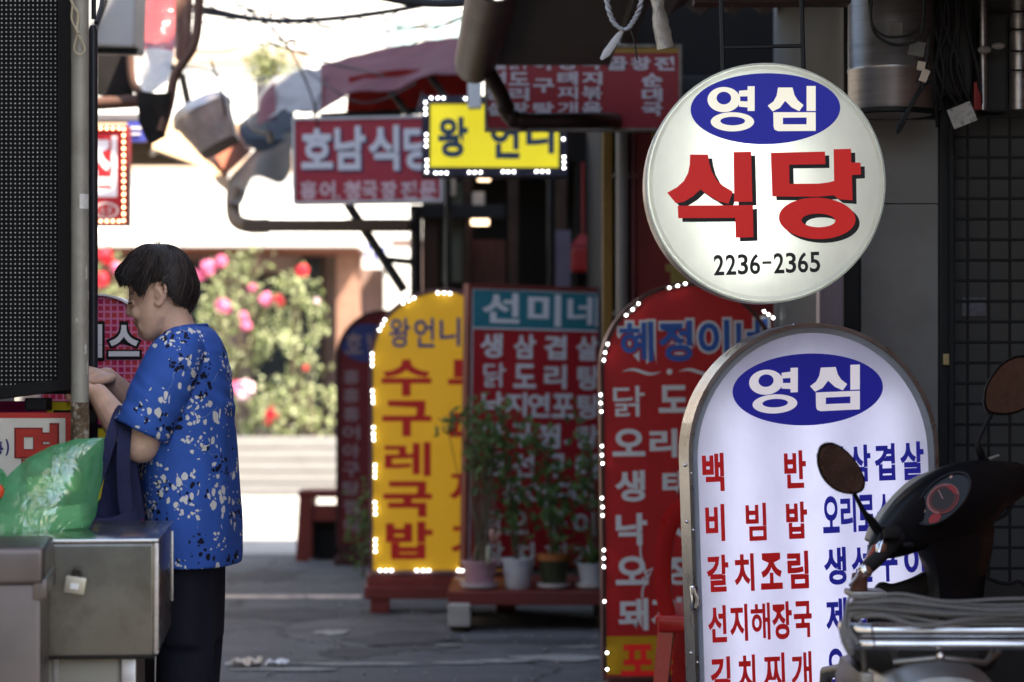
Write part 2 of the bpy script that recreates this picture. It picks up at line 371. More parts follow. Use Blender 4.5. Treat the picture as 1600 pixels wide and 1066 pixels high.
windows(t, 1.75, (3.4, 6, 9), (3.2,), 1.2, 1.1, -1)
t = thing('plaster_building', 'plaster building behind the led display board at the left', 'building', (-3, 0, 0))
bm = BM(); box(bm, (-6, -7, 0), (-1.42, 6.9, 4.2)); obj('wall', bm, greywall, t)
bm = BM(); box(bm, (-6.1, -7.1, 4.2), (-1.36, 6.98, 4.32), .02); obj('roof', bm, concrete, t)
windows(t, -1.42, (-3, 0), (2.6,), 1.1, 1.0, 1)
t = thing('added_rear_building', 'unseen grey plaster building added behind the viewpoint to shut out sky light', 'building', (0, -18, 0))
bm = BM(); box(bm, (-6, -20, 0), (8, -17, 5.5)); obj('wall', bm, mat('dark_grey_plaster', (.16, .155, .15), .85, var=.2, dirt=.3), t)  # unseen wall added to cut sky light from behind the camera
bm = BM(); box(bm, (-6.1, -20.1, 5.5), (8.1, -16.9, 5.65), .02); obj('roof', bm, concrete, t)
t = thing('low_shop', 'low shop building on the left behind the striped awnings', 'building', (-5, 11, 0))
bm = BM(); box(bm, (-7, 8, 0), (-3.25, 16, 3.1)); obj('wall', bm, greywall, t)
bm = BM(); box(bm, (-7.1, 7.9, 3.1), (-3.15, 16.1, 3.22), .02); obj('roof', bm, concrete, t)

# dark shop row that closes the alley in the middle: front at Y 14.3
t = thing('dark_shop', 'dark shop front deep in the alley behind the yellow arch sign', 'building', (1, 15, 0))
bm = BM()
Yb = 14.6; x0 = P(655, 0, Yb).x
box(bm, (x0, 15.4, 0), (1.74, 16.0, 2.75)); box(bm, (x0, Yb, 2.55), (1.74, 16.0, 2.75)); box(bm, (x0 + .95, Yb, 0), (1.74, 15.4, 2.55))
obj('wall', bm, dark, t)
woodm = mat('red_brown_door_wood', (.07, .022, .014), .55, var=.3, stretch=(6, 6, 1))
bm = BM()
for px, w_ in ((660, .10), (724, .05), (795, .06), (868, .07)):
    p = P(px, 0, Yb); box(bm, (p.x, Yb - .03, 0), (p.x + w_, Yb + .06, 2.55), .01)
obj('post', bm, darkwood, t)
bm = BM(); pbox(bm, 735, 375, 790, 940, Yb + .02, Yb + .06); obj('door', bm, woodm, t)
olive = mat('olive_shop_curtain', (.14, .15, .11), .8, var=.2, stretch=(20, 1, 1), scale=2)
bm = BM(); pbox(bm, 690, 285, 722, 440, Yb + .05, Yb + .09); obj('curtain', bm, olive, t)
paper = mat('notice_paper', (.7, .6, .5), .8, dirt=.3)
gapglow = emis('bright_gap_glow', (1, .72, .5), 1.3)  # glow added for bright bits seen through the shop front
bm = BM(); pbox(bm, 688, 277, 712, 306, Yb - .02, Yb, .004); obj('notice', bm, paper, t); bm = BM(); pbox(bm, 738, 300, 757, 322, Yb - .02, Yb, .004); obj('notice', bm, paper, t)
bm = BM()
for q in ((736, 339, 764, 352), (746, 276, 766, 283)): bm = BM(); pbox(bm, *q, Yb - .05, Yb - .02, .01); obj('bright_gap', bm, gapglow, t)
bm = BM(); pbox(bm, 640, 320, 790, 342, Yb - .09, Yb - .03, .01); obj('lintel', bm, black, t)
lavender = mat('lavender_painted_door', (.13, .12, .17), .6, dirt=.4)
bm = BM(); pbox(bm, 868, 360, 892, 640, Yb - .06, Yb - .032); pbox(bm, 935, 215, 952, 560, Yb - .06, Yb - .031); obj('shutter', bm, lavender, t)
redbox = mat('red_enamel', (.30, .015, .015), .35)
t = thing('gas_lantern', 'small red lantern box hanging on the dark shop front above the teal headed sign', 'lantern', P(912, 425, 14.4))
bm = BM(); pbox(bm, 893, 385, 930, 425, 14.3, 14.5, .02); obj('body', bm, redbox, t)
bm = BM(); a = P(911, 385, 14.4); loft(bm, [[a + Vector((sx * r, sy * r, z)) for sx, sy in ((-1, -1), (1, -1), (1, 1), (-1, 1))] for r, z in ((.075, 0), (.02, .07))]); tube(bm, [a + Vector((0, 0, .06)), a + Vector((0, .0, .5))], .008, 6); obj('cap', bm, redbox, t)

# shop front on the right, front at Y 10.6
t = thing('red_shop_front', 'red panelled shop front behind the round white sign', 'building', (1.1, 12, 0))
Yf = 10.6
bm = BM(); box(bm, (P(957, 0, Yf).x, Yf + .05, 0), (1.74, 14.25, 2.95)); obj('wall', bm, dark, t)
redwall = mat('red_door_panel', (.20, .022, .02), .45, var=.15, dirt=.3, dcol=(.05, .02, .02), dscale=2)
bm = BM(); pbox(bm, 992, 165, 1330, 900, Yf, Yf + .05, .004); obj('panel', bm, redwall, t)
ochre = mat('faded_yellow_lettering', (.30, .22, .06), .6, dirt=.4)
bm = BM()
c = P(1035, 195, Yf - .004)
for (ch, x0_, y0_, x1_, y1_) in (('해', 1015, 172, 1085, 245), ('물', 1040, 385, 1110, 460)):
    vs, fs = glyph(ch, .04); a, b = P(x0_, y1_, Yf - .004), P(x1_, y0_, Yf - .004)
    vv = [bm.verts.new((a.x + u * (b.x - a.x), a.y, a.z + v * (b.z - a.z))) for u, v in vs]
    for f in fs: bm.faces.new([vv[i] for i in f])
obj('lettering', bm, ochre, t, nrm=False)
bm = BM(); pbox(bm, 955, 118, 1345, 146, Yf - .1, Yf + .04, .01); obj('lintel', bm, black, t)
bm = BM(); pbox(bm, 942, 160, 957, 560, Yf - .02, Yf + .05, .004); obj('door_frame', bm, mat('ochre_door_frame', (.22, .12, .025), .5, dirt=.4), t)
for nm, px, wd, m_, lab in (('drain_pipe', 972, .028, mat('grey_drain_pipe', (.20, .19, .18), .4, .2, dirt=.4), 'grey drain pipe running down the shop front beside the red panel'), ('drain_pipe', 990, .012, mat('maroon_pipe', (.12, .03, .03), .4), 'thin maroon pipe between the grey drain pipe and the red panel')):
    bm = BM(); a = P(px, 140, Yf - .06); tube(bm, [(a.x, a.y, 2.9), (a.x, a.y, 0)], wd, 12)
    for z in (.6, 1.5, 2.1): box(bm, (a.x - wd - .01, a.y - .012, z), (a.x + wd + .01, a.y + .07, z + .02))
    tag(obj(nm, bm, m_, smooth=True), lab, 'pipe')

# grey panelled building end on the right, Y 7
t = thing('panelled_shop', 'grey panelled shop wall with black door frame at the right', 'building', (1.4, 7.5, 0))
Yg = 7.05
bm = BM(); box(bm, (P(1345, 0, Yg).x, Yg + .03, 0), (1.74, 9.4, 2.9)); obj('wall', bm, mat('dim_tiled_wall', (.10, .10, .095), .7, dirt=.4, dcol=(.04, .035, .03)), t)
bm = BM(); pbox(bm, 1345, 187, 1468, 318, Yg - .012, Yg + .028, .003); pbox(bm, 1345, 319.2, 1468, 1400, Yg - .012, Yg + .028, .003); obj('panel', bm, greywall, t)
bm = BM(); pbox(bm, 1469, -120, 1487, 1420, Yg - .05, Yg + .027, .004); pbox(bm, 1318, -120, 1344, 1420, Yg - .03, Yg + .06, .004); obj('door_frame', bm, black, t)
bm = BM(); pbox(bm, 1474, 553, 1487, 571, Yg - .065, Yg - .051, .003); obj('latch', bm, mat('brass_latch', (.4, .3, .15), .4, .8, dirt=.4), t)
# sticker on the dark wall behind the mesh
bm = BM(); pbox(bm, 1503, 465, 1541, 494, Yg + .02, Yg + .029); obj('sticker', bm, mat('grey_sticker', (.18, .18, .2), .6, var=.3, scale=60), t)
# overhead roof added to keep this side in the dark
roofm = mat('corrugated_grey_roof', (.12, .11, .10), .6, .3, dirt=.4)
t = thing('added_roof_canopy', 'corrugated canopy roof added over the right hand shop to darken it', 'canopy', (1.2, 7, 2.5))
bm = BM(); n_ = 60
for k in range(n_):
    a, b = .38 + k * 1.9 / n_, .38 + (k + 1) * 1.9 / n_
    za, zb = (2.46 + .02 * math.sin(k * 1.6)), (2.46 + .02 * math.sin((k + 1) * 1.6))
    v = [bm.verts.new(q) for q in ((a, 5.7, za), (b, 5.7, zb), (b, 9.3, zb + .18), (a, 9.3, za + .18))]; bm.faces.new(v)
    v = [bm.verts.new(q) for q in ((a, 5.7, za + .01), (b, 5.7, zb + .01), (b, 9.3, zb + .19), (a, 9.3, za + .19))]; bm.faces.new(v)
obj('sheet', bm, roofm, t, True, nrm=False)
bm = BM(); pbox(bm, 1085, -16, 1330, 5, 6.6, 6.68, .004); box(bm, (.38, 6.6, 2.27), (1.74, 6.68, 2.40), .004); obj('beam', bm, brownmetal, t)
bm = BM(); box(bm, (.38, 5.7, 2.40), (.43, 8.5, 2.45)); box(bm, (1.3, 5.7, 2.40), (1.35, 8.5, 2.45)); obj('rafter', bm, black, t)
# purple post behind the round sign and the black stand-off
t = thing('steel_post', 'violet grey square steel post between the round sign and the arch sign', 'post', P(1298, 1300, 6.9))
violet = mat('violet_grey_post', (.22, .19, .23), .35, .3, stretch=(8, 8, 1), dirt=.3)
bm = BM(); a = P(1280, 0, 6.85); b = P(1318, 0, 6.85); box(bm, (a.x, 6.85, 0), (b.x, 6.92, 1.9), .004); obj('shaft', bm, violet, t)
bm = BM(); box(bm, (a.x - .03, 6.83, 0), (b.x + .03, 6.98, .012), .002); obj('base_plate', bm, black, t)

# background house across the sunlit street
Yh = 28.5
t = thing('white_house', 'sunlit white house across the street behind the rose bushes', 'house', (-2, 30, 0))
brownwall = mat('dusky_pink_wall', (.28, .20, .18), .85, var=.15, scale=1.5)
bm = BM(); box(bm, (-10, Yh, 2.9), (7, 36, 8.2)); obj('upper_wall', bm, stucco, t)
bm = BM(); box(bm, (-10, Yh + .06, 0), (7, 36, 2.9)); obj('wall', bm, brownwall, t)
bm = BM(); box(bm, (-10.3, Yh - .3, 8.2), (7.3, 36.3, 8.45), .03); obj('roof', bm, concrete, t)
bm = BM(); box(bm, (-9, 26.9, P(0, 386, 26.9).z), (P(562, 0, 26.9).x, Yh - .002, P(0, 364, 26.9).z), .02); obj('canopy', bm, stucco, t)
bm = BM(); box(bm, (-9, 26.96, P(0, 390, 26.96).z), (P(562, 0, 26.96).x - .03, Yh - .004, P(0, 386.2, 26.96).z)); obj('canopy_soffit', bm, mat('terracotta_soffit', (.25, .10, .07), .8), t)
band = mat('tan_band', (.5, .36, .27), .8)
bm = BM(); box(bm, (-9, Yh - .1, P(0, 268, Yh).z), (7, Yh - .002, P(0, 243, Yh).z), .01); box(bm, (-9, Yh - .08, P(0, 100, Yh).z), (P(480, 0, Yh).x, Yh - .003, P(0, 78, Yh).z), .01); obj('string_course', bm, band, t)
for x0_, x1_, m_ in ((525, 562, mat('terracotta_pillar', (.34, .19, .14), .8)), (600, 640, stucco)):
    bm = BM(); pbox(bm, x0_, 388, x1_, 774, Yh - .25, Yh + .06, .01); obj('pillar', bm, m_, t)
pale = mat('pale_blue_glass', (.45, .62, .62), .1)
for q in ((668, 18, 700, 112), (702, 18, 745, 112), (610, 26, 655, 108), (470, 392, 505, 660), (395, 430, 455, 650), (250, 410, 330, 650)):
    bm = BM(); pbox(bm, *q, Yh - .06, Yh + .05, .01); f = obj('window', bm, stucco if q[1] < 200 else darkwood, t)
    bm = BM(); pbox(bm, q[0] + 4, q[1] + 4, q[2] - 4, q[3] - 4, Yh - .068, Yh - .061); obj('pane', bm, pale if q[1] < 200 else glassdark, f)
bm = BM(); pbox(bm, 566, 370, 610, 420, Yh - .31, Yh - .26, .004); s_ = obj('shop_sign', bm, white, t)
bm = BM()
for q in ((572, 376, 578, 414), (582, 374, 587, 412), (592, 385, 603, 410)): pbox(bm, *q, Yh - .315, Yh - .311)
obj('sign_stripe', bm, mat('blue_stripe', (.05, .08, .4), .5), s_)
# raised planter
t = thing('raised_planter', 'pale concrete raised planter bed below the rose bushes', 'planter', P(450, 775, 25.9))
bm = BM(); zt = P(0, 682, 25.9).z; n_ = 5
for k in range(n_): box(bm, (-8, 25.9, k * zt / n_ + .004), (P(600, 0, 25.9).x, 26.1, (k + 1) * zt / n_ - .008), .008)
obj('wall', bm, mat('weathered_pale_concrete', (.24, .235, .23), .85, var=.12, dirt=.3, dcol=(.25, .23, .2), stretch=(.4, 1, 3)), t)
bm = BM(); box(bm, (-7.9, 26.11, 0), (P(600, 0, 26).x, 28.3, zt - .06)); obj('soil', bm, mat('dark_soil', (.05, .035, .025), .95, bump=.6, bscale=30), t)

# rose bushes
def leafmat(name, c1, c2):
    m = mat(name, c1, .5, var=.3, scale=3); n = m.node_tree.nodes; L = m.node_tree.links.new; b = n['Principled BSDF']
    src = b.inputs['Base Color'].links[0].from_socket
    ge = n.new('ShaderNodeNewGeometry'); mx = n.new('ShaderNodeMix'); mx.data_type = 'RGBA'; L(ge.outputs['Random Per Island'], mx.inputs[0]); L(src, mx.inputs[6]); mx.inputs[7].default_value = (*c2, 1)
    L(mx.outputs[2], b.inputs['Base Color'])
    tr = n.new('ShaderNodeBsdfTranslucent'); L(mx.outputs[2], tr.inputs[0]); ms = n.new('ShaderNodeMixShader'); ms.inputs[0].default_value = .3
    o = n['Material Output']; L(b.outputs[0], ms.inputs[1]); L(tr.outputs[0], ms.inputs[2]); L(ms.outputs[0], o.inputs[0]); return m
roseleaf = leafmat('rose_leaf', (.15, .20, .07), (.52, .56, .34))
potleaf = leafmat('pot_plant_leaf', (.07, .14, .045), (.14, .24, .08))
stemm = mat('woody_stem', (.10, .08, .05), .8)
def leaf(bm, p, d, up, l, w_):
    d = d.normalized(); s_ = d.cross(up)
    if s_.length < .01: s_ = Vector((1, 0, 0))
    s_.normalize(); n = s_.cross(d)
    q = [p, p + d * l * .45 + s_ * w_ / 2 + n * l * .06, p + d * l - n * l * .08, p + d * l * .45 - s_ * w_ / 2 + n * l * .06]
    bm.faces.new([bm.verts.new(v) for v in q])
def rvec(r=random):
    while 1:
        v = Vector((r.uniform(-1, 1), r.uniform(-1, 1), r.uniform(-1, 1)))
        if .05 < v.length < 1: return v
def bush(label, clumps, Y, n, flowers, ls=.075):
    base = P(clumps[0][0], 682, Y); base.z = zt - .08
    t = thing('rose_bush', label, 'rose bush', base, group='rose bushes in the raised planter')
    fo, st = BM(), BM(); tot = sum(c[2] ** 1.6 for c in clumps)
    for px, py, r in clumps:
        c = P(px, py, Y); c.y += random.uniform(-.3, .3); rr = r * Y / F
        mid = base.lerp(c, .5) + Vector((random.uniform(-.12, .12), random.uniform(-.1, .1), .1))
        tube(st, spline([base + Vector((random.uniform(-.2, .2), random.uniform(-.15, .15), 0)), mid, c]), .012, 5)
        for _ in range(int(n * r ** 1.6 / tot)):
            p = c + rvec() * rr
            if noise.noise(p * 4.5) < -.02: continue
            leaf(fo, p, rvec() + Vector((0, -.2, -.2)), rvec(), ls * random.uniform(.6, 1.3), ls * .7)
    obj('foliage', fo, roseleaf, t, nrm=False); obj('stem', st, stemm, t, True)
    for px, py, r, m_ in flowers:
        b = BM(); c = P(px, py, Y - .45); rr = r * Y / F
        for k in range(26):
            d = rvec().normalized(); d.y -= .25; d.normalize(); q = c + d * rr * random.uniform(.35, .8)
            leaf(b, q - d.cross(Vector((.3, .2, 1))).normalized() * rr * .4, d.cross(Vector((.3, .2, 1))), d, rr * 1.0, rr * .9)
        ball(b, c, rr * .62, 8, 6); obj('flower', b, m_, t, nrm=False)
fr = mat('red_rose', (.62, .03, .05), .5); fp = mat('pink_rose', (.72, .16, .30), .5); fw = mat('pale_pink_rose', (.85, .62, .68), .5)
bush('pale leaved rose bush with red roses beside the woman\'s face', [(160, 430, 55), (175, 500, 55), (150, 590, 70), (215, 610, 60), (120, 520, 60)], 26.7, 1500, [(165, 400, 17, fr), (158, 436, 18, fr), (182, 418, 11, fp), (300, 432, 13, fp)])
bush('tall rose bush full of pink roses behind the woman\'s back', [(365, 430, 40), (400, 400, 26), (340, 480, 40), (395, 520, 50), (355, 560, 50), (320, 600, 60), (420, 470, 36), (372, 640, 40)], 26.9, 2300, [(325, 419, 16, fp), (345, 408, 13, fp), (350, 478, 16, fp), (313, 430, 12, fp), (415, 468, 14, fp), (385, 508, 12, fp), (380, 495, 9, fp), (430, 428, 0.1, fp), (384, 612, 21, fw), (368, 606, 14, fp), (436, 470, 12, fr), (394, 450, 9, fp)])
bush('rose bush with one bright red rose at its top right', [(465, 455, 40), (455, 520, 55), (490, 500, 30), (480, 600, 45), (440, 630, 50), (500, 640, 40), (410, 660, 40), (395, 668, 30), (465, 665, 40)], 26.6, 2300, [(473, 422, 14, fr), (425, 645, 15, fr), (420, 655, 12, fr), (495, 470, 6, fw), (478, 575, 6, fr)])
ch_ = 0
# pot plant on the roof edge, far left of the maroon awning
t = thing('roof_planter', 'dark square planter with a bright leafy plant on the roof edge', 'planter', P(412, 212, 16.4))
bm = BM(); pbox(bm, 399, 128, 428, 212, 16.4, 16.55, .01); obj('pot', bm, mat('slate_planter', (.16, .18, .2), .6), t)
bm = BM(); c = P(418, 104, 16.45)
for _ in range(420): leaf(bm, c + Vector((random.gauss(0, .07), random.gauss(0, .06), random.gauss(0, .07))), rvec(), rvec(), .05, .03)
obj('foliage', bm, roseleaf, t, nrm=False)

# ------------------------------------------------------------------ awnings, gutters and overhead clutter
maroon = mat('faded_maroon_canvas', (.12, .030, .036), .8, var=.3, bump=.2, dirt=.6, dcol=(.15, .08, .08), dscale=3)
greycloth = mat('grey_white_tarpaulin', (.25, .24, .235), .8, var=.25, scale=4, dirt=.4, dcol=(.2, .17, .15))
redlining = mat('red_canvas_lining', (.34, .02, .015), .8)
def sheet(bm, top, bot, Yt, Yb, n=26, m=8, amp=.03, seed=0, th=.006):
    T = spline([P(*q, Yt) for q in top], 8); B = spline([P(*q, Yb) for q in bot], 8)
    def at(L_, u):
        x = u * (len(L_) - 1); i = min(int(x), len(L_) - 2); return L_[i].lerp(L_[i + 1], x - i)
    g = []
    for i in range(n + 1):
        col = []
        for j in range(m + 1):
            u, v = i / n, j / m; p = at(T, u).lerp(at(B, u), v)
            k = noise.noise(Vector((p.x * 5 + seed, p.z * 2, p.y * 1.5))) + .5 * noise.noise(Vector((p.x * 13 + seed, p.z * 4, 3)))
            p.y += k * amp * 2; p.z += k * amp; col.append(p)
        g.append(col)
    for o_ in (0, th):
        V = [[bm.verts.new(p + Vector((0, o_, o_))) for p in c_] for c_ in g]
        for i in range(n):
            for j in range(m): bm.faces.new((V[i][j], V[i + 1][j], V[i + 1][j + 1], V[i][j + 1]))
t = thing('canvas_awning', 'faded maroon canvas awning with bunched grey end above the red signboard', 'awning', P(620, 170, 14.4))
bm = BM(); sheet(bm, [(500, 100), (576, 82), (664, 66), (745, 54), (900, 30)], [(492, 176), (520, 160), (545, 146), (575, 142), (632, 136), (672, 117), (730, 116), (900, 110)], 15.4, 13.9, 40, 10, .035); obj('canopy', bm, maroon, t, True, nrm=False)
bm = BM(); sheet(bm, [(545, 122), (620, 112), (740, 108)], [(540, 182), (610, 184), (650, 172), (740, 150)], 14.3, 14.5, 20, 4, .01, 4); obj('lining', bm, redlining, t, True, nrm=False)
bm = BM(); sheet(bm, [(404, 150), (425, 122), (470, 108), (502, 104)], [(404, 192), (440, 172), (452, 182), (470, 176), (500, 180)], 14.9, 13.8, 30, 14, .06, 9); obj('bunched_end', bm, greycloth, t, True, nrm=False)
bm = BM(); sheet(bm, [(406, 156), (416, 142), (430, 128)], [(402, 196), (412, 190), (432, 186)], 14.4, 13.75, 10, 8, .03, 2); obj('side_flap', bm, maroon, t, True, nrm=False)
bm = BM()
for a, b in (((672, 120, 14.1), (725, 190, 14.1)), ((600, 130, 14.2), (655, 200, 14.2))): tube(bm, [P(*a), P(*b)], .02, 6)
tube(bm, [P(500, 182, 14.3), P(760, 168, 14.3)], .02, 6)
for px in (700, 860): a = P(px, 168, 14.3); tube(bm, [a, (a.x, a.y, 0)], .02, 8)
obj('frame', bm, black, t)
# brace and bars beneath
t = thing('bracket_frame', 'black diagonal bracket and brown gutter bar spanning under the red signboard', 'bracket', P(640, 300, 14.2))
bm = BM(); box(bm, P(378, 362, 14.2), P(640, 343, 14.2) + Vector((0, .06, 0)), .01); obj('bar', bm, mat('brown_bar', (.10, .07, .05), .5, dirt=.4), t)
bm = BM(); tube(bm, [P(543, 318, 14.25), P(632, 455, 14.25)], .03, 6); tube(bm, [P(540, 352, 14.3), P(655, 352, 14.3)], .038, 6); a = P(650, 330, 14.3); tube(bm, [a, (a.x, a.y, 0)], .035, 8); tube(bm, [P(598, 405, 14.28), P(650, 410, 14.28)], .02, 6); obj('brace', bm, black, t)
# tan roofs that meet in a valley
tanroof = mat('weathered_tan_sheet', (.55, .36, .22), .75, var=.2, dirt=.5, dcol=(.2, .14, .1), stretch=(1, 1, 4))
t = thing('tan_roof', 'sloping tan sheet roof and hanging grey cloth meeting over a brown gutter', 'roof', P(365, 330, 14.6))
bm = BM(); prism(bm, [P(238, 232, 14.6), P(272, 186, 15.6), P(322, 236, 15.4), P(356, 272, 14.8), P(354, 300, 14.6), P(310, 258, 14.6)], (0, .03, .03)); obj('sheet', bm, tanroof, t)
bm = BM(); prism(bm, [P(330, 232, 14.7), P(368, 208, 15), P(388, 240, 15), P(352, 272, 14.7)], (0, .2, .03)); obj('edge_board', bm, mat('rust_red_board', (.30, .10, .06), .7, dirt=.4), t)
bm = BM(); sheet(bm, [(352, 285), (392, 240), (425, 212), (456, 205)], [(354, 322), (378, 318), (396, 276), (440, 284), (456, 262)], 14.9, 14.3, 20, 8, .03, 7); obj('hanging_cloth', bm, mat('grey_tan_cloth', (.22, .185, .15), .85, var=.25, dirt=.4), t, True, nrm=False)
bm = BM(); tube(bm, spline([P(365, 296, 14.45), P(364, 325, 14.4), P(370, 346, 14.35), P(392, 353, 14.32), P(420, 353, 14.3)]), .045, 10); obj('gutter_pipe', bm, mat('tan_gutter_pipe', (.24, .17, .12), .5, dirt=.4), t, True)
bm = BM(); a = P(378, 212, 16.4); box(bm, (-3.25, 15.6, a.z - .07), (P(470, 0, 16.4).x, 16.65, a.z), .01); obj('roof_edge', bm, tanroof, t)
t = thing('added_band_beam', 'added beam coloured as a shaded house band, pale pipe under it, behind the bulb edged sign', 'beam', P(260, 250, 16.2))
bm = BM(); a, b = P(120, 257, 16.2), P(326, 224, 16.2); box(bm, (min(a.x, -3.3), 16.2, a.z), (b.x, 16.32, b.z), .01); obj('board', bm, mat('shaded_band_board', (.17, .135, .11), .8, var=.3, dirt=.4, stretch=(1, 1, 5)), t)  # colour darkened so the sunlit board reads as a shaded house band
bm = BM(); tube(bm, [P(244, 232, 15.6), P(330, 262, 15.6)], .022, 8); tube(bm, [P(244, 232, 15.6), P(238, 240, 16.19)], .022, 8); obj('pipe', bm, mat('pale_pvc_pipe', (.42, .38, .34), .5, dirt=.3), t, True)
t = thing('awning_shade_panel', 'dark panel put in for the shaded underside at the left end of the maroon awning, with a pale hose', 'eave', P(420, 215, 14.75))
bm = BM(); prism(bm, [P(372, 204, 14.9), P(398, 184, 15.2), P(458, 180, 15.2), P(460, 232, 14.7), P(402, 236, 14.7), P(384, 226, 14.75)], (0, .06, .05)); obj('board', bm, black, t)  # black panel stands in for the shade under the awning end
bm = BM(); tube(bm, spline([P(394, 178, 14.5), P(392, 192, 14.45), P(404, 204, 14.45), P(420, 208, 14.45), P(424, 220, 14.5)], 5), .022, 8); obj('hose', bm, greycloth, t, True)
bm = BM(); tube(bm, [P(455, 205, 14.9), P(700, 205, 14.5)], .03, 6); obj('batten', bm, black, t)
# shop light wrapped in plastic
t = thing('floodlight', 'silver capped floodlight wrapped in dirty plastic, tilted over the tan roof', 'lamp', P(320, 190, 12.6))
bm = BM(); c = P(325, 195, 12.6); rt = Matrix.Rotation(R(-28), 3, 'Y') @ Matrix.Rotation(R(-12), 3, 'X')
for z0, z1, r0, r1 in ((-.14, .06, .105, .155),):
    rings = []
    for k in range(7):
        f = k / 6; r = r0 + (r1 - r0) * f; z = z0 + (z1 - z0) * f
        rings.append([c + rt @ Vector((r * 1.0 * math.copysign(abs(math.cos(a)) ** .6, math.cos(a)) + noise.noise(Vector((a * 2, z * 20, 1))) * .012, r * .8 * math.copysign(abs(math.sin(a)) ** .6, math.sin(a)), z)) for a in (2 * math.pi * i / 24 for i in range(24))])
    loft(bm, rings)
obj('body', bm, mat('dirty_clear_plastic', (.30, .25, .22), .3, var=.35, scale=9, dirt=.4, dcol=(.3, .12, .1)), t, True)
bm = BM(); loft(bm, [[c + rt @ Vector((r * math.cos(a), r * .8 * math.sin(a), z)) for a in (2 * math.pi * i / 24 for i in range(24))] for r, z in ((.165, .058), (.17, .07), (.15, .115), (.08, .13))]); obj('cap', bm, steel2, t, True)
bm = BM(); tube(bm, [c + rt @ Vector((-.05, 0, .12)), P(285, 120, 12.6), P(262, 100, 12.5)], .02, 6); obj('arm', bm, black, t)
# left awning of red and clear plastic with its brown frame
t = thing('plastic_awning', 'red and clear plastic awning with brown frame hanging at the top left', 'awning', P(250, 100, 11))
clear = film('dusty_clear_plastic', (.75, .74, .72), .25, .45); redfilm = film('red_plastic_sheet', (.55, .10, .09), .15, .5)
bm = BM(); sheet(bm, [(218, -40), (262, -40), (305, -40)], [(205, 72), (232, 76), (270, 84)], 11.4, 11.0, 18, 8, .03, 3); obj('red_sheet', bm, redfilm, t, True, nrm=False)
bm = BM(); sheet(bm, [(204, 72), (236, 76), (272, 84)], [(214, 130), (228, 150), (262, 128)], 11.0, 10.95, 14, 6, .02, 5); obj('clear_sheet', bm, clear, t, True, nrm=False)
bm = BM(); sheet(bm, [(276, -40), (290, -40), (304, -40)], [(274, 88), (285, 98), (298, 78)], 10.92, 10.9, 8, 10, .02, 8); obj('rolled_edge', bm, mat('brown_rolled_canvas', (.16, .08, .06), .7, var=.4, dirt=.5, dcol=(.4, .36, .3), stretch=(6, 1, 1)), t, True, nrm=False)
bm = BM(); tube(bm, spline([P(311, -40, 10.9), P(310, 25, 10.9), P(303, 70, 10.9), P(286, 98, 10.9), P(272, 122, 10.9), P(264, 165, 10.9), P(252, 205, 10.9)]), .022, 8); tube(bm, spline([P(204, 30, 10.95), P(203, 90, 10.95), P(208, 130, 10.95), P(224, 152, 10.95)]), .018, 8); tube(bm, [P(100, 165, 11), P(262, 155, 11)], .03, 8); obj('frame', bm, mat('rusty_awning_frame', (.12, .06, .045), .55, dirt=.4), t, True)
bm = BM(); sheet(bm, [(214, 150), (240, 145), (270, 140)], [(216, 190), (232, 226), (258, 215)], 10.9, 10.9, 12, 8, .04, 6); obj('dark_canvas', bm, mat('black_canvas', (.014, .012, .012), .9, var=.4), t, True, nrm=False); bm = BM(); sheet(bm, [(150, 68), (180, 72), (208, 76)], [(150, 150), (180, 152), (208, 150)], 11.1, 11.1, 8, 4, .01, 6); obj('dark_canvas', bm, bpy.data.materials['black_canvas'], t, True, nrm=False)
# white unit box, steel shelf
t = thing('air_conditioner', 'white air conditioner casing high up at the top left beside the black pipe', 'air conditioner', P(180, 70, 9.6))
bm = BM(); box(bm, P(120, 72, 9.6), P(212, -90, 9.6) + Vector((0, .28, 0)), .012, Matrix.Rotation(R(2), 3, 'Y')); obj('casing', bm, mat('white_enamel_casing', (.50, .50, .50), .5, dirt=.25, dcol=(.2, .18, .15), dscale=6), t)
bm = BM(); tube(bm, [P(120, 78, 9.65), P(215, 81, 9.65)], .012, 6); obj('bracket', bm, black, t); bm = BM(); tube(bm, [P(165, 0, 9.55), P(150, 40, 9.5), P(143, 60, 9.4)], .012, 6); obj('bracket', bm, black, t)
t = thing('small_blue_sign', 'small blue sign with white lettering beside the red light edged sign', 'sign', P(212, 206, 12))
bm = BM(); pbox(bm, 198, 190, 226, 221, 12, 12.06, .005); obj('board', bm, mat('navy_blue_sign', (.04, .05, .25), .5, emit=.15, ecol=(.08, .1, .5)), t)
bm = BM(); pbox(bm, 201, 198, 222, 202, 11.99, 11.998); obj('lettering', bm, white, t); bm = BM(); pbox(bm, 203, 208, 219, 211, 11.99, 11.998); obj('lettering', bm, white, t)
bm = BM(); pbox(bm, 100, 178, 228, 189, 12, 12.1, .005); obj('shelf', bm, mat('grey_steel_shelf', (.2, .2, .22), .5, .3), t)

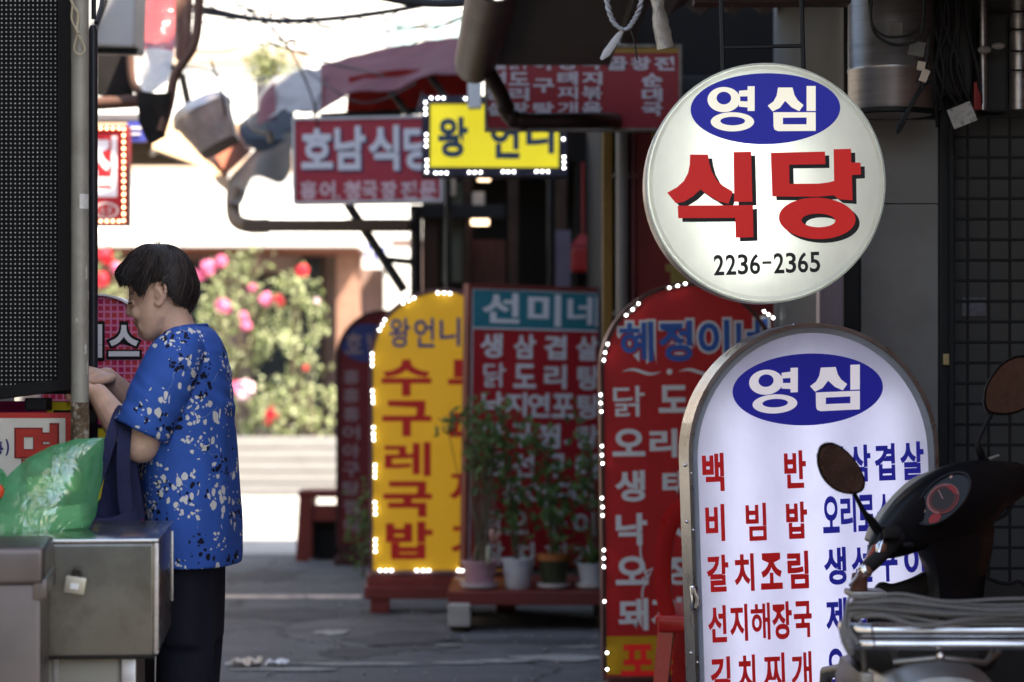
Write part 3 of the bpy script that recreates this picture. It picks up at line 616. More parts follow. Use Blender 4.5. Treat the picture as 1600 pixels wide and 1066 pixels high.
# roof soffit with brown gutter, centre top
t = thing('tiled_eave', 'dark eave with brown gutter and bent downpipe above the red menu banner', 'eave', (.2, 9, 2.5))
bm = BM(); z_ = 2.50
prism(bm, [(.0, 7.6, z_), (.40, 7.6, z_), (.40, 9.85, z_), (-.07, 9.85, z_)], (0, 0, .06)); obj('soffit', bm, mat('dusty_grey_soffit', (.085, .075, .07), .85, var=.25, dirt=.4, bump=.2), t)
bm = BM()
A, B = Vector((.0, 7.5, 2.47)), Vector((-.10, 9.85, 2.51))
for (r0, a0, a1, o_) in ((.085, 0, math.pi, 0),):
    n_ = 10; ring = lambda c_: [c_ + Vector((-.05 + .085 * math.cos(math.pi + k * math.pi / n_), 0, .085 * math.sin(math.pi + k * math.pi / n_))) for k in range(n_ + 1)] + [c_ + Vector((-.05 + .078 * math.cos(2 * math.pi - k * math.pi / n_), 0, .078 * math.sin(2 * math.pi - k * math.pi / n_))) for k in range(n_ + 1)]
    loft(bm, [ring(A.lerp(B, k / 6)) for k in range(7)])
obj('gutter', bm, brownmetal, t, True)
bm = BM(); tube(bm, spline([P(758, 62, 9.75), P(752, 84, 9.75), P(766, 118, 9.75), P(784, 150, 9.75), P(792, 175, 9.75), P(806, 188, 9.75), P(835, 189, 9.75), P(940, 188, 9.8), P(965, 188, 10.5)]), .032, 12)
for q, r in (((790, 168), .04), ((803, 186), .04), ((818, 189), .04)): ball(bm, P(*q, 9.75), r * .95, 10, 7)
obj('downpipe', bm, brownmetal, t, True)
# white plastic casing beside the yellow hanging sign
bm = BM(); pbox(bm, 731, 84, 752, 168, 11.9, 12.0, .006); o = tag(obj('meter_box', bm, mat('white_plastic_casing', (.62, .66, .68), .5, dirt=.3)), 'narrow white plastic casing at the left end of the red menu banner', 'casing')

# ------------------------------------------------------------------ cables
def cable(name, pts, r, label, m=wirem, seg=6, group=None, extra=()):
    bm = BM(); tube(bm, spline([P(*p) for p in pts], 8), r, seg)
    for e, rr in extra: tube(bm, spline([P(*p) for p in e], 8), rr, seg)
    return tag(obj(name, bm, m, None, True), label, 'cable', group)
rr_ = random.Random(3)
tw = [([(x, 24 + 12 * math.sin(k) + rr_.uniform(-8, 8), 11.5) for k, x in enumerate(range(290 + 60 * j, 420 + 60 * j, 26))], .004) for j in range(6)]
cable('cable_bundle', [(150, -16, 11.5), (310, 12, 11.5), (400, 30, 11.5), (480, 32, 11.5), (580, 22, 11.5), (690, 2, 11.5), (820, -30, 11.5)], .013, 'thick sagging bundle of black cables with loose strands across the top', extra=[([(300, 18, 11.4), (420, 33, 11.45), (540, 28, 11.45), (640, 12, 11.5), (760, -16, 11.5)], .008)] + tw)
cable('thin_wire', [(380, 10, 12), (440, 60, 12), (470, 110, 12.5), (490, 160, 13), (497, 200, 13.4)], .006, 'thin dark wire dropping to the top of the red signboard', extra=[([(360, 0, 12), (440, 40, 12)], .004)])
cable('thin_wire', [(620, 45, 12), (690, 40, 12), (740, 22, 11), (790, 8, 10)], .006, 'thin wire sagging from the brown eave over the maroon awning', extra=[([(640, 72, 12), (690, 40, 12), (745, 14, 11)], .004), ([(740, 30, 10), (755, 60, 10)], .004)])
cable('barbed_wire_tangle', [(430, 60, 12), (450, 66, 12), (475, 60, 12), (495, 72, 12)], .005, 'small tangle of twisted wire against the bright house, left of the awning', extra=[([(445, 70, 12), (455, 62, 12), (462, 70, 12), (456, 72, 12)], .006), ([(530, 73, 12), (560, 70, 12), (575, 62, 12)], .004)])
cable('slack_wire', [(205, -10, 12.4), (260, 60, 12.2), (330, 80, 12), (420, 70, 12), (520, 100, 12.6), (600, 118, 13.4)], .005, 'slack thin wire running from the left awning toward the maroon canvas', extra=[([(235, 130, 12), (300, 105, 12), (380, 128, 12.5), (430, 118, 13)], .004), ([(330, 96, 12), (345, 140, 12.3), (352, 180, 12.5)], .006)])
cable('slack_wire', [(480, 110, 13.8), (520, 140, 13.4), (560, 160, 13.3), (600, 155, 13.2), (650, 130, 13)], .005, 'slack wire looping in front of the maroon canvas above the red signboard')
cable('utility_cable', [(560, -14, 10), (640, 2, 10), (720, 4, 9.9), (800, -14, 9.8)], .02, 'thick black utility cable along the top edge left of the brown eave')
cable('slack_wire', [(300, -10, 12.8), (350, 22, 12.8), (395, 52, 12.9), (450, 76, 13), (500, 84, 13.2), (560, 82, 13.4)], .005, 'slack wire sagging across the bright house just below the thick cable bundle', extra=[([(330, 2, 12.6), (420, 20, 12.6), (520, 46, 12.8), (600, 50, 12.9), (690, 30, 12.6), (760, 0, 12)], .005), ([(420, 20, 12.6), (428, 44, 12.6), (440, 58, 12.6)], .004)])
# twisted cable loop and silver tape, close to the camera
bm = BM()
for ph in (0, math.pi):
    base = spline([P(945, -30, 7), P(950, 10, 7), P(960, 36, 7), P(977, 46, 7), P(990, 33, 7), P(1000, 10, 7), P(1006, -30, 7)], 16)
    tube(bm, [p + Vector((math.cos(i * .55 + ph), math.sin(i * .55 + ph), math.sin(i * .55 + ph) * .4)) * .0045 for i, p in enumerate(base)], .0045, 6)
t = tag(obj('twisted_cable', bm, silverwire, None, True), 'twisted grey and black cable loop hanging at the top, left of the silver tape', 'cable')
bm = BM(); tube(bm, spline([P(974, 46, 7), P(962, 62, 7), P(950, 80, 7), P(939, 93, 7)], 5), [.004, .009, .011, .012, .004], 8, .25); obj('loose_end', bm, mat('white_tape', (.6, .6, .6), .5, dirt=.3), t, True)
bm = BM(); tube(bm, spline([P(984, 44, 7), P(990, 60, 7), P(996, 95, 7)], 5), .0025, 5); obj('loose_strand', bm, wirem, t)
bm = BM(); tube(bm, spline([P(1024, -20, 7), P(1028, 6, 7), P(1033, 40, 7), P(1040, 76, 7)], 6), [.016, .021, .017, .023, .0245, .0245], 10, .16)
displ = obj('silver_tape', bm, mat('silver_duct_tape', (.5, .49, .47), .32, .45, var=.25, scale=30, bump=.3, bscale=60), None, True); tag(displ, 'strip of silver tape hanging at the top, right of the cable loop', 'tape')
displace(displ, lambda p: noise.noise(p * 60) * .003)

# ------------------------------------------------------------------ steel flue, meters and cables at top right
t = thing('steel_flue', 'large stainless steel flue drum at the top right above the grey panel', 'flue', P(1392, 180, 6.8))
bm = BM(); c = P(1392, 180, 6.9); n_ = 40
loft(bm, [[Vector((c.x + r * math.cos(a), 6.9 + r * math.sin(a), z)) for a in (2 * math.pi * k / n_ for k in range(n_))] for r, z in ((.118, c.z), (.122, c.z + .006), (.122, c.z + .12), (.1235, c.z + .122), (.1235, c.z + .13), (.122, c.z + .132), (.122, 2.46))])
obj('drum', bm, steel2, t, True)
bm = BM(); tube(bm, [(c.x - .13 * math.cos(a), 6.9 - .13 * math.sin(a), c.z + .002) for a in [math.pi * k / 20 for k in range(-2, 23)]], .008, 6); obj('base_ring', bm, black, t, True)
bm = BM(); box(bm, P(1388, 56, 6.77), P(1411, 34, 6.77) + Vector((0, .006, 0)), .002); box(bm, P(1420, 88, 6.78), P(1446, 64, 6.78) + Vector((0, .01, 0)), .003, Matrix.Rotation(R(12), 3, 'Y')); obj('tape_patch', bm, mat('grey_tape_patch', (.22, .22, .21), .7, bump=.4), t)
cable('black_cable', [(1357, -20, 6.72), (1360, 20, 6.72), (1366, 50, 6.72), (1390, 68, 6.72), (1420, 68, 6.72), (1440, 50, 6.72), (1446, -20, 6.72)], .004, 'black cable looping in front of the steel flue', extra=[([(1364, -20, 6.71), (1362, 35, 6.71), (1385, 57, 6.71), (1420, 55, 6.71), (1436, 42, 6.71)], .0035)])
cable('black_cable', [(1452, 60, 6.72), (1446, 105, 6.72), (1430, 150, 6.72), (1403, 200, 6.72), (1406, 203, 6.72), (1425, 165, 6.72), (1450, 128, 6.72), (1462, 150, 6.73), (1464, 198, 6.8)], .0045, 'black cable hanging in a long loop below the steel flue', extra=[([(1441, 98, 6.71), (1437, 115, 6.71), (1432, 130, 6.71)], .003)])
bm = BM(); box(bm, P(1439, 128, 6.69), P(1451, 108, 6.69) + Vector((0, .012, 0)), .002, Matrix.Rotation(R(22), 3, 'Y')); box(bm, P(1434, 110, 6.695), P(1446, 96, 6.695) + Vector((0, .012, 0)), .002, Matrix.Rotation(R(10), 3, 'Y')); tag(obj('cable_tag', bm, paper), 'two small paper tags tied on the hanging cable', 'tag')
t = thing('switch_box_cluster', 'dark cluster of meters and cables behind the mesh at the top right', 'meter', P(1520, 90, 7.0))
bm = BM()
pbox(bm, 1462, -30, 1520, 150, 6.92, 7.05, .01); pbox(bm, 1536, 20, 1576, 175, 6.95, 7.05, .01); obj('casing', bm, mat('dark_meter_casing', (.03, .03, .03), .5, dirt=.4), t)
bm = BM()
for k in range(7):
    x = 1455 + k * 9; tube(bm, spline([P(x, -30, 6.88), P(x + rr_.uniform(-12, 12), 40, 6.88), P(x + rr_.uniform(-18, 22), 110, 6.87), P(x + rr_.uniform(-5, 40), 172, 6.9)]), .006, 6)
obj('wiring', bm, wirem, t, True)
bm = BM(); a = P(1536, 0, 6.9); tube(bm, [(a.x, 6.9, 2.46), P(1536, 172, 6.9)], .011, 10); tube(bm, [P(1592, -30, 6.95), P(1592, 172, 6.95)], .028, 10); obj('conduit', bm, steel2, t, True)
bm = BM(); pbox(bm, 1522, 128, 1533, 172, 6.88, 6.9, .003); obj('red_label', bm, redbox, t)
bm = BM(); ball(bm, P(1538, 78, 6.86), (.02, .012, .012)); ball(bm, P(1560, 72, 6.86), (.02, .012, .01)); obj('clamp', bm, greycloth, t, True)
bm = BM(); box(bm, P(1484, 196, 6.80), P(1523, 164, 6.80) + Vector((0, .004, 0)), .001, Matrix.Rotation(R(-22), 3, 'Y')); t = tag(obj('paper_tag', bm, mat('spotted_paper_label', (.5, .49, .47), .7, dirt=.9, dcol=(.06, .06, .06), dscale=70)), 'tilted paper label with tiny print hanging in front of the wire mesh', 'tag')
# steel wire mesh
bm = BM(); x0, x1 = P(1487, 0, 6.98), P(1760, 0, 6.98)
for k in range(9): a = P(1487 + 33.0 * k + 25, 183, 6.98); tube(bm, [(a.x, 6.98, P(0, 178, 6.98).z), (a.x, 6.98, .05)], .0042, 6)
for k in range(38):
    z = P(0, 182 + 32.1 * k, 6.97).z
    if z > .05: tube(bm, [(x0.x, 6.972, z), (x1.x, 6.972, z)], .0042, 6)
for y in (18, 46, 80, 110): tube(bm, [P(1572, y, 6.9), P(1700, y, 6.9)], .003, 6)
tube(bm, [(x0.x, 6.975, P(0, 178, 6.98).z), (x0.x, 6.975, 0)], .008, 6); tube(bm, [(x1.x, 6.975, P(0, 178, 6.98).z), (x1.x, 6.975, 0)], .008, 6)
tag(obj('wire_mesh_panel', bm, black, None, True), 'black square wire mesh panel in front of the dark wall on the right', 'mesh panel')

# ------------------------------------------------------------------ signs
redlet = mat('red_vinyl_letter', (.46, .012, .014), .4, var=.04, emit=.08)
bluelet = mat('blue_vinyl_letter', (.018, .022, .36), .4, var=.04, emit=.07)
blackvinyl = mat('black_vinyl', (.012, .011, .011), .4)
creamlet = mat('cream_sign_letter', (.78, .78, .70), .4, var=.04, emit=.16, ecol=(.9, .9, .78))
tubelight = emis('tube_light', (.82, .93, 1), 5.6, True); tubecool = emis('cool_tube_light', (.74, .82, 1), 1.45, True)
innerwhite = mat('white_box_lining', (.85, .85, .85), .9, var=.02)
YEONG = [ell(383, 193, 65, 50), ell(383, 187, 29, 25)], [[(443, 158), (477, 155), (477, 140), (505, 140), (505, 238), (477, 238), (477, 224), (443, 221), (443, 199), (477, 200), (477, 180), (443, 181)]], [ell(417, 281, 86, 38), ell(418, 278, 49, 17)]
SIM = [[(598, 145), (655, 145), (663, 175), (676, 196), (699, 215), (682, 239), (652, 224), (626, 198), (605, 226), (576, 240), (557, 217), (580, 200), (592, 178)]], [[(711, 139), (747, 139), (747, 238), (711, 238)]], [[(579, 243), (747, 243), (747, 317), (597, 318), (584, 312), (580, 300)], [(617, 265), (711, 264), (711, 291), (617, 291)]]
Z1 = lambda q: (980 + q[0] / 2.539, 80 + q[1] / 2.539)
# round hanging sign
g = Sign('round_sign', 'large round backlit white sign with a blue oval, red lettering and phone number', 1197, 286, 6.1, yaw=1, roll=1.5, base=None)
Rr = g.loc(1384, 286)[0]; cx, cz = 0, 0
circ = ell(0, 0, Rr, Rr, 72); D = .13
bm = BM(); ringprism(bm, circ, ell(0, 0, Rr - .004, Rr - .004, 72), .012, D); plate(bm, circ, D); g.part('cabinet', bm, steel2, nrm=True)
bm = BM(); slab(bm, ell(0, 0, Rr - .006, Rr - .006, 72), D - .006, D - .004); g.part('lining', bm, innerwhite)
opal = translucent('opal_sign_face', (.80, .81, .74)); opalrim = translucent('opal_sign_rim', (.72, .75, .70), .45)
bm = BM()
r1, r2 = Rr - .004, Rr - .016
rings = [ell(0, 0, r2, r2, 72), ell(0, 0, r1 - .003, r1 - .003, 72), ell(0, 0, r1, r1, 72), ell(0, 0, r1, r1, 72)]; ys = (0.0, -.003, .004, .03)
V = [[bm.verts.new((x, y, z)) for x, z in rg] for rg, y in zip(rings, ys)]
bm.faces.new(V[0])
for a, b in zip(V, V[1:]):
    for i in range(72): bm.faces.new((a[i], a[(i + 1) % 72], b[(i + 1) % 72], b[i]))
g.part('face_panel', bm, opal, smooth=True)
bm = BM(); ringprism(bm, ell(0, 0, Rr + .001, Rr + .001, 72), ell(0, 0, Rr - .0035, Rr - .0035, 72), .004, .028); g.part('rim', bm, opalrim)
for x in (-.05,):
    bm = BM(); tube(bm, [(x, D * .62, -Rr * .72), (x, D * .62, Rr * .72)], .013, 12); g.part('lamp_tube', bm, tubelight, smooth=True)
bm = BM(); g.shape(bm, [[Z1(q) for q in ell(548, 229, 297, 141, 64, -1)]], -.0015); g.part('oval', bm, bluelet)
bm = BM()
for gl in YEONG + SIM: g.shape(bm, gl, -.003, Z1)
g.part('lettering', bm, creamlet, 'cream name lettering on the blue oval')
SIK = [[[(249, 411), (320, 411), (324, 440), (334, 476), (354, 512), (380, 535), (419, 557), (401, 606), (362, 596), (322, 572), (290, 549), (262, 575), (225, 598), (193, 604), (158, 562), (196, 541), (224, 516), (241, 484), (248, 448)]], [[(421, 401), (491, 399), (496, 598), (424, 599)]], [[(200, 614), (498, 611), (500, 738), (430, 741), (428, 662), (202, 663)]]]
DANG = [[[(569, 404), (784, 399), (785, 449), (642, 451), (643, 527), (760, 526), (800, 521), (820, 515), (818, 390), (887, 388), (888, 442), (925, 443), (926, 490), (891, 492), (893, 592), (840, 588), (818, 572), (760, 578), (575, 577)]], [ell(753, 664, 152, 82, 56, 2), ell(758, 672, 67, 27, 40, 1)]]
bm = BM()
for gl in SIK + DANG: g.shape(bm, gl, -.0015, lambda q: Z1((q[0] + 17, q[1] + 15)))
g.part('letter_shadow', bm, blackvinyl)
bm = BM()
for gl in SIK + DANG: g.shape(bm, gl, -.003, Z1)
g.part('lettering', bm, mat('bright_red_vinyl', (.56, .018, .016), .4, var=.03, emit=.09), 'big red lettering with black drop shadow')
bm = BM()
for i, ch in enumerate('2236-2365'):
    x = 1115 + i * 18.75; dy = -i * .6
    if ch == '-': g.glyph(bm, '-', x + 1, 411 + dy, x + 15, 415 + dy, .01)
    else: g.glyph(bm, ch, x, 398.5 + dy, x + 16.2, 430.5 + dy, .018)
g.part('phone_number', bm, blackvinyl)
bm = BM()
zt_ = 2.29 - g.O.z
for x in (-.095, .11):
    tube(bm, [(x, .06, Rr - .02), (x, .06, zt_)], .006, 6)
z68 = g.loc(1194, 68)[1]; tube(bm, [(-.095, .06, z68), (.11, .06, z68)], .005, 6); box(bm, (-.14, .045, zt_ - .03), (.15, .075, zt_ + .0), .003)
g.part('hanger', bm, black, nrm=True)

# near arch sign
def arch(name, label, ref, Y, yaw, roll, xl, xr, yt, ys, zb, rim, depth, rimm, panelm, innerm=None, litm=None, trim=0, trimm=None, foot=None):
    s = Sign(name, label, ref, 1000, Y, yaw, roll)
    x0, x1 = s.loc(xl, ys)[0], s.loc(xr, ys)[0]; zt = s.loc((xl + xr) / 2, yt)[1]; zs = zt - (x1 - x0) / 2 * ((ys - yt) / ((xr - xl) / 2))
    ol = outline(x0, x1, zb, zs, zt); s.ol = ol
    bm = BM(); ringprism(bm, ol, inset(ol, .0035), -.012, depth); ringprism(bm, inset(ol, .0034), inset(ol, rim), -.0125, -.004); slab(bm, inset(ol, .0036), depth - .004, depth - .001); s.part('frame', bm, rimm, nrm=True, smooth=False)
    if trim:
        bm = BM(); ringprism(bm, inset(ol, rim - .001), inset(ol, rim + trim), -.003, .0); s.part('trim', bm, trimm, nrm=True); rim += trim - .001
    bm = BM(); plate(bm, inset(ol, rim - .001), 0); s.part('face_panel', bm, panelm)
    if litm:
        bm = BM(); slab(bm, inset(ol, .006), depth - .012, depth - .006); s.part('lining', bm, innerwhite)
        for f in (.2, .5, .8):
            x = x0 + (x1 - x0) * f; bm = BM(); tube(bm, [(x, depth * .6, zb + .08), (x, depth * .6, zs + (zt - zs) * (.45 if f != .5 else .72))], .013, 10); s.part('lamp_tube', bm, litm, smooth=True)
    s.x0, s.x1, s.zs, s.zt = x0, x1, zs, zt
    bm = BM(); (foot or (lambda b: (box(b, (x0 - .01, -.06, 0), (x1 + .01, depth + .06, .05), .006), box(b, (x0 + .02, -.0, .05), (x1 - .02, depth - .01, zb - .001), .004))))(bm); s.part('base', bm, rimm if not foot else redpaint, nrm=True)
    return s
lav = translucent('lavender_opal_panel', (.72, .72, .86))
s = arch('arch_sign', 'backlit white arch menu sign with red and blue lettering behind the scooter', 1270, 6.45, 9, 1.9, 1074, 1464, 505, 701, .14, .010, .105, rimsteel, lav, litm=tubecool, trim=.016, trimm=mat('grey_panel_trim', (.30, .33, .38), .5))
Z3 = lambda q: (1040 + q[0] / 3.552, 480 + q[1] / 3.552)
bm = BM(); s.shape(bm, [[Z3(q) for q in ell(788, 457, 418, 199, 64, -2.5)]], -.0015); s.part('oval', bm, bluelet)
def remap(b0, b1, sk):     # bbox to bbox with a slight shear so the baseline climbs
    return lambda q: Z3((b1[0] + (q[0] - b0[0]) / (b0[2] - b0[0]) * (b1[2] - b1[0]), b1[1] + (q[1] - b0[1]) / (b0[3] - b0[1]) * (b1[3] - b1[1]) + sk * (q[0] - b0[0])))
bm = BM()
for gl in YEONG: s.shape(bm, gl, -.003, remap((318, 140, 505, 319), (462, 347, 732, 596), -.06))
for gl in SIM: s.shape(bm, gl, -.003, remap((557, 139, 747, 318), (800, 330, 1076, 580), -.06))
s.part('lettering', bm, whitelit, 'white name lettering on the blue oval')
bm = BM(); k = .034
for ch, *b in (('백', 1097, 708, 1131, 768), ('반', 1225, 704, 1259, 763), ('비', 1102, 788, 1132, 846), ('빔', 1165, 786, 1197, 845), ('밥', 1228, 784, 1261, 842), ('갈', 1104, 867, 1138, 925), ('치', 1147, 865, 1178, 924), ('조', 1188, 864, 1222, 921), ('림', 1230, 861, 1263, 920), ('선', 1106, 946, 1135, 1004), ('지', 1140, 944, 1168, 1002), ('해', 1173, 942, 1203, 1000), ('장', 1206, 940, 1237, 999), ('국', 1240, 939, 1268, 996), ('김', 1110, 1026, 1141, 1086), ('치', 1153, 1023, 1180, 1084), ('찌', 1193, 1020, 1226, 1082), ('개', 1236, 1018, 1268, 1080)): s.glyph(bm, ch, *b, k)
s.row(bm, '된장찌개', 1113, 1107, 1270, 1165, k)
s.part('red_lettering', bm, redlet)
bm = BM()
for ch, *b in (('생', 1283, 698, 1318, 757), ('삼', 1325, 695, 1360, 753), ('겹', 1366, 693, 1398, 751), ('살', 1406, 690, 1443, 750), ('오', 1285, 775, 1311, 833), ('리', 1313, 774, 1337, 832), ('로', 1340, 773, 1366, 830), ('스', 1369, 772, 1394, 829), ('구', 1396, 770, 1421, 828), ('이', 1424, 769, 1447, 827), ('생', 1287, 855, 1322, 914), ('선', 1330, 852, 1362, 910), ('구', 1370, 850, 1402, 909), ('이', 1412, 848, 1446, 907), ('제', 1290, 934, 1323, 993), ('육', 1331, 932, 1363, 990), ('볶', 1371, 930, 1404, 988), ('음', 1412, 928, 1446, 986), ('오', 1292, 1013, 1320, 1071), ('징', 1325, 1010, 1356, 1070), ('어', 1360, 1009, 1388, 1068), ('볶', 1393, 1008, 1420, 1066), ('음', 1424, 1006, 1450, 1064)): s.glyph(bm, ch, *b, k)
s.part('blue_lettering', bm, bluelet)
bm = BM()
for i, z in enumerate((.5, .85, 1.0)): ball(bm, (s.x0 - .001, .03, z), .005, 8, 6); ball(bm, (s.x0 + .006, -.013, z - .02), .004, 8, 6)
for a in (60, 95, 130): cxx = (s.x0 + s.x1) / 2; rr = (s.x1 - s.x0) / 2; ball(bm, (cxx + rr * math.cos(R(a)), .04, s.zs + rr * math.sin(R(a))), .005, 8, 6)
s.part('rivet', bm, chrome, smooth=True)
bm = BM(); q = s.loc(1084, 932); box(bm, (s.x0 - .008, -.02, q[1] - .035), (s.x0 + .012, -.006, q[1] + .03), .004); tube(bm, [(s.x0 + .0, -.024, q[1] + .025), (s.x0 + .012, -.03, q[1] - .01), (s.x0 + .004, -.024, q[1] - .03)], .004, 8); s.part('latch', bm, chrome, smooth=True, nrm=True)

# red arch sign with led modules
redrim = mat('brown_red_sign_rim', (.20, .085, .075), .3, .5, dirt=.4, dcol=(.1, .06, .05))
s = arch('led_arch_sign', 'red arch menu sign with white lights and yellow foot behind the red chair', 1075, 9.2, 1, .6, 937, 1215, 441, 580, .08, .014, .14, redrim, redpanel)
bm = BM(); zy = s.loc(1000, 994)[1]; prism(bm, [(s.x0 + .014, -.0015, .1), (s.x1 - .014, -.0015, .1), (s.x1 - .014, -.0015, zy), (s.x0 + .014, -.0015, zy)], (0, .001, 0)); s.part('yellow_panel', bm, mat('yellow_foot_vinyl', (.66, .36, .015), .4, dirt=.15))
nm = (('혜', 968, 503, 1021, 565), ('정', 1029, 501, 1082, 565), ('이', 1091, 500, 1140, 563), ('네', 1150, 498, 1200, 562))
bm = BM()
for ch, *b in nm: s.glyph(bm, ch, b[0] - 4, b[1] - 4, b[2] + 4, b[3] + 4, .075, -.002)
s.part('name_outline', bm, white)
bm = BM()
for ch, *b in nm: s.glyph(bm, ch, *b, .03, -.0035)
s.part('name_lettering', bm, mat('royal_blue_vinyl', (.03, .13, .50), .4, var=.05))
bm = BM(); k = .036
for ch, *b in (('닭', 958, 603, 1007, 651), ('도', 1029, 602, 1076, 645), ('리', 1100, 601, 1138, 648), ('오', 957, 670, 1008, 713), ('리', 1015, 670, 1058, 715), ('로', 1072, 669, 1120, 713), ('생', 961, 735, 1008, 784), ('태', 1035, 735, 1078, 775), ('탕', 1100, 734, 1148, 783), ('낙', 962, 802, 1011, 852), ('지', 1035, 801, 1080, 850), ('오', 962, 869, 1013, 914), ('징', 1035, 868, 1080, 914), ('돼', 966, 935, 1013, 985), ('지', 1017, 933, 1066, 982)): s.glyph(bm, ch, *b, k)
for a, b in ((972, 1032), (1060, 1120)):
    w_ = [s.loc(a + (b - a) * i / 14, 581 - 3.5 * math.sin(i / 14 * 2 * math.pi)) for i in range(15)]
    for (p0, p1, i) in zip(w_, w_[1:], range(14)):
        h0, h1 = .0065 * math.sin(math.pi * (i + .3) / 15), .0065 * math.sin(math.pi * (i + 1.3) / 15)
        bm.faces.new([bm.verts.new((x, -.003, z)) for x, z in ((p0[0], p0[1] - h0), (p1[0], p1[1] - h1), (p1[0], p1[1] + h1), (p0[0], p0[1] + h0))])
s.shape(bm, [ell(1046, 581, 4.5, 4.5, 16)])
s.part('menu_lettering', bm, white)
bm = BM(); s.glyph(bm, '포', 970, 1007, 1023, 1057, k); s.glyph(bm, '장', 1040, 1003, 1090, 1054, k); s.part('foot_lettering', bm, redlet)
bm = BM()
for pts in ([(1000, 850), (1001, 868), (1007, 888), (1012, 905), (1004, 920), (1003, 934)], [(1006, 896), (1020, 888), (1014, 900), (1003, 905)]): tube(bm, [Vector((*s.loc(*q), 0)).xzy + Vector((0, -.003, 0)) for q in pts], .004, 5, .4)
s.part('cracked_patch', bm, white)
rimcable(s, .0035, .008); ledmods(s, [[(1045, 450), (1058, 447), (1070, 444)], [(997, 475), (988, 484), (978, 493)], [(949, 538), (945, 551), (943, 563)], [(938, 617), (938, 630), (939, 643)], [(940, 697), (940, 711), (941, 724)], [(940, 778), (941, 792), (941, 805)], [(943, 859), (943, 872), (943, 885)], [(944, 939)], [(948, 1019)], [(948, 1045)], [(1193, 487), (1200, 492), (1207, 497)]], .0042)

# teal-headed menu board
s = Sign('menu_board', 'red menu board with a teal header standing on the shelf behind the potted plants', 845, 900, 12.3, yaw=24, roll=-.9)
x0, x1 = s.loc(727, 700)[0], s.loc(957, 700)[0]; zt, zb = s.loc(845, 447)[1], .26
rect = [(x0, zb), (x1, zb), (x1, zt), (x0, zt)]
bm = BM(); ringprism(bm, rect, inset(rect, .02), -.012, .05); slab(bm, inset(rect, .004), .04, .045); s.part('frame', bm, redpaint, nrm=True)
bm = BM(); plate(bm, inset(rect, .019), 0); s.part('face_panel', bm, mat('dusty_red_vinyl', (.42, .022, .028), .45, var=.08, dirt=.2, dcol=(.13, .04, .045)))
greyw = mat('dulled_white_vinyl', (.70, .70, .73), .5, var=.05)
zh = s.loc(845, 514)[1]; hd = [(x0 + .03, zh), (x1 - .024, zh), (x1 - .024, zt - .03), (x0 + .03, zt - .03)]
bm = BM(); slab(bm, hd, -.004, -.001); s.part('header', bm, mat('teal_vinyl', (.025, .19, .24), .45, var=.06))
bm = BM(); ringprism(bm, [(a + (-.006 if a < 0 else .006), b + (.006 if b > zh else -.008)) for a, b in hd], hd, -.0052, -.0008); box(bm, (x0 + .024, -.004, zb + .02), (x0 + .032, -.001, zh - .008)); s.part('header_border', bm, greyw, nrm=True)
bm = BM()
for ch, *b in (('선', 753, 458, 811, 505), ('미', 824, 460, 876, 510), ('네', 886, 463, 938, 510)): s.glyph(bm, ch, *b, .032, -.006)
s.part('header_lettering', bm, greyw)
bm = BM(); k = .034
rows = [(('생', 750), ('삼', 802), ('겹', 850), ('살', 900), 521), (('닭', 755), ('도', 802), ('리', 850), ('탕', 902), 567), (('낙', 752), ('지', 788), ('연', 824), ('포', 862), ('탕', 902), 612), (('아', 752), ('구', 797), ('찜', 840), ('탕', 900), 660), (('생', 752), ('선', 800), ('구', 850), ('이', 898), 706), (('장', 783), ('어', 822), ('구', 862), ('이', 893), 751), (('닭', 752), ('오', 790), ('구', 850), ('이', 895), 796), (('참', 752), ('치', 800), ('찌', 850), ('개', 895), 846)]
for rw in rows:
    y = rw[-1]
    for ch, x in rw[:-1]: s.glyph(bm, ch, x, y + (x - 750) * .03, x + 35, y + 38 + (x - 750) * .03, k)
s.glyph(bm, '.', 881, 688, 887, 694, k)
s.part('menu_lettering', bm, greyw)

# yellow led arch sign
s = arch('led_arch_sign', 'yellow arch menu sign with white lights and red lettering on a red base', 692, 12.7, 2, 0, 577, 806, 451, 562, P(0, 897, 12.7).z, .02, .16, mat('dull_rose_rim', (.25, .13, .13), .4, .3, dirt=.3), yelpanel,
         foot=lambda b: (box(b, (-.40, -.012, .14), (.40, .19, P(0, 899, 12.7).z - .002), .004), box(b, (-.41, -.06, .075), (.41, .22, .14), .006), [box(b, (x - .05, -.05, 0), (x + .05, .21, .075), .004) for x in (-.33, .33)]))
bm = BM(); k = .02
for ch, *b in (('왕', 608, 497, 641, 543), ('언', 647, 497, 679, 543), ('니', 687, 496, 719, 541), ('집', 727, 496, 762, 542)): s.glyph(bm, ch, *b, k)
s.part('name_lettering', bm, mat('navy_vinyl', (.03, .06, .22), .4, var=.05))
bm = BM(); k = .036
for ch, *b in (('수', 596, 562, 674, 619), ('구', 597, 626, 674, 682), ('레', 601, 691, 673, 744), ('국', 599, 752, 675, 808), ('밥', 603, 815, 676, 874), ('부', 700, 562, 778, 619), ('대', 702, 638, 778, 696), ('찌', 702, 735, 778, 790), ('개', 704, 815, 778, 874)): s.glyph(bm, ch, *b, k)
s.part('menu_lettering', bm, mat('dark_red_vinyl', (.36, .015, .012), .4, var=.05, emit=.05))
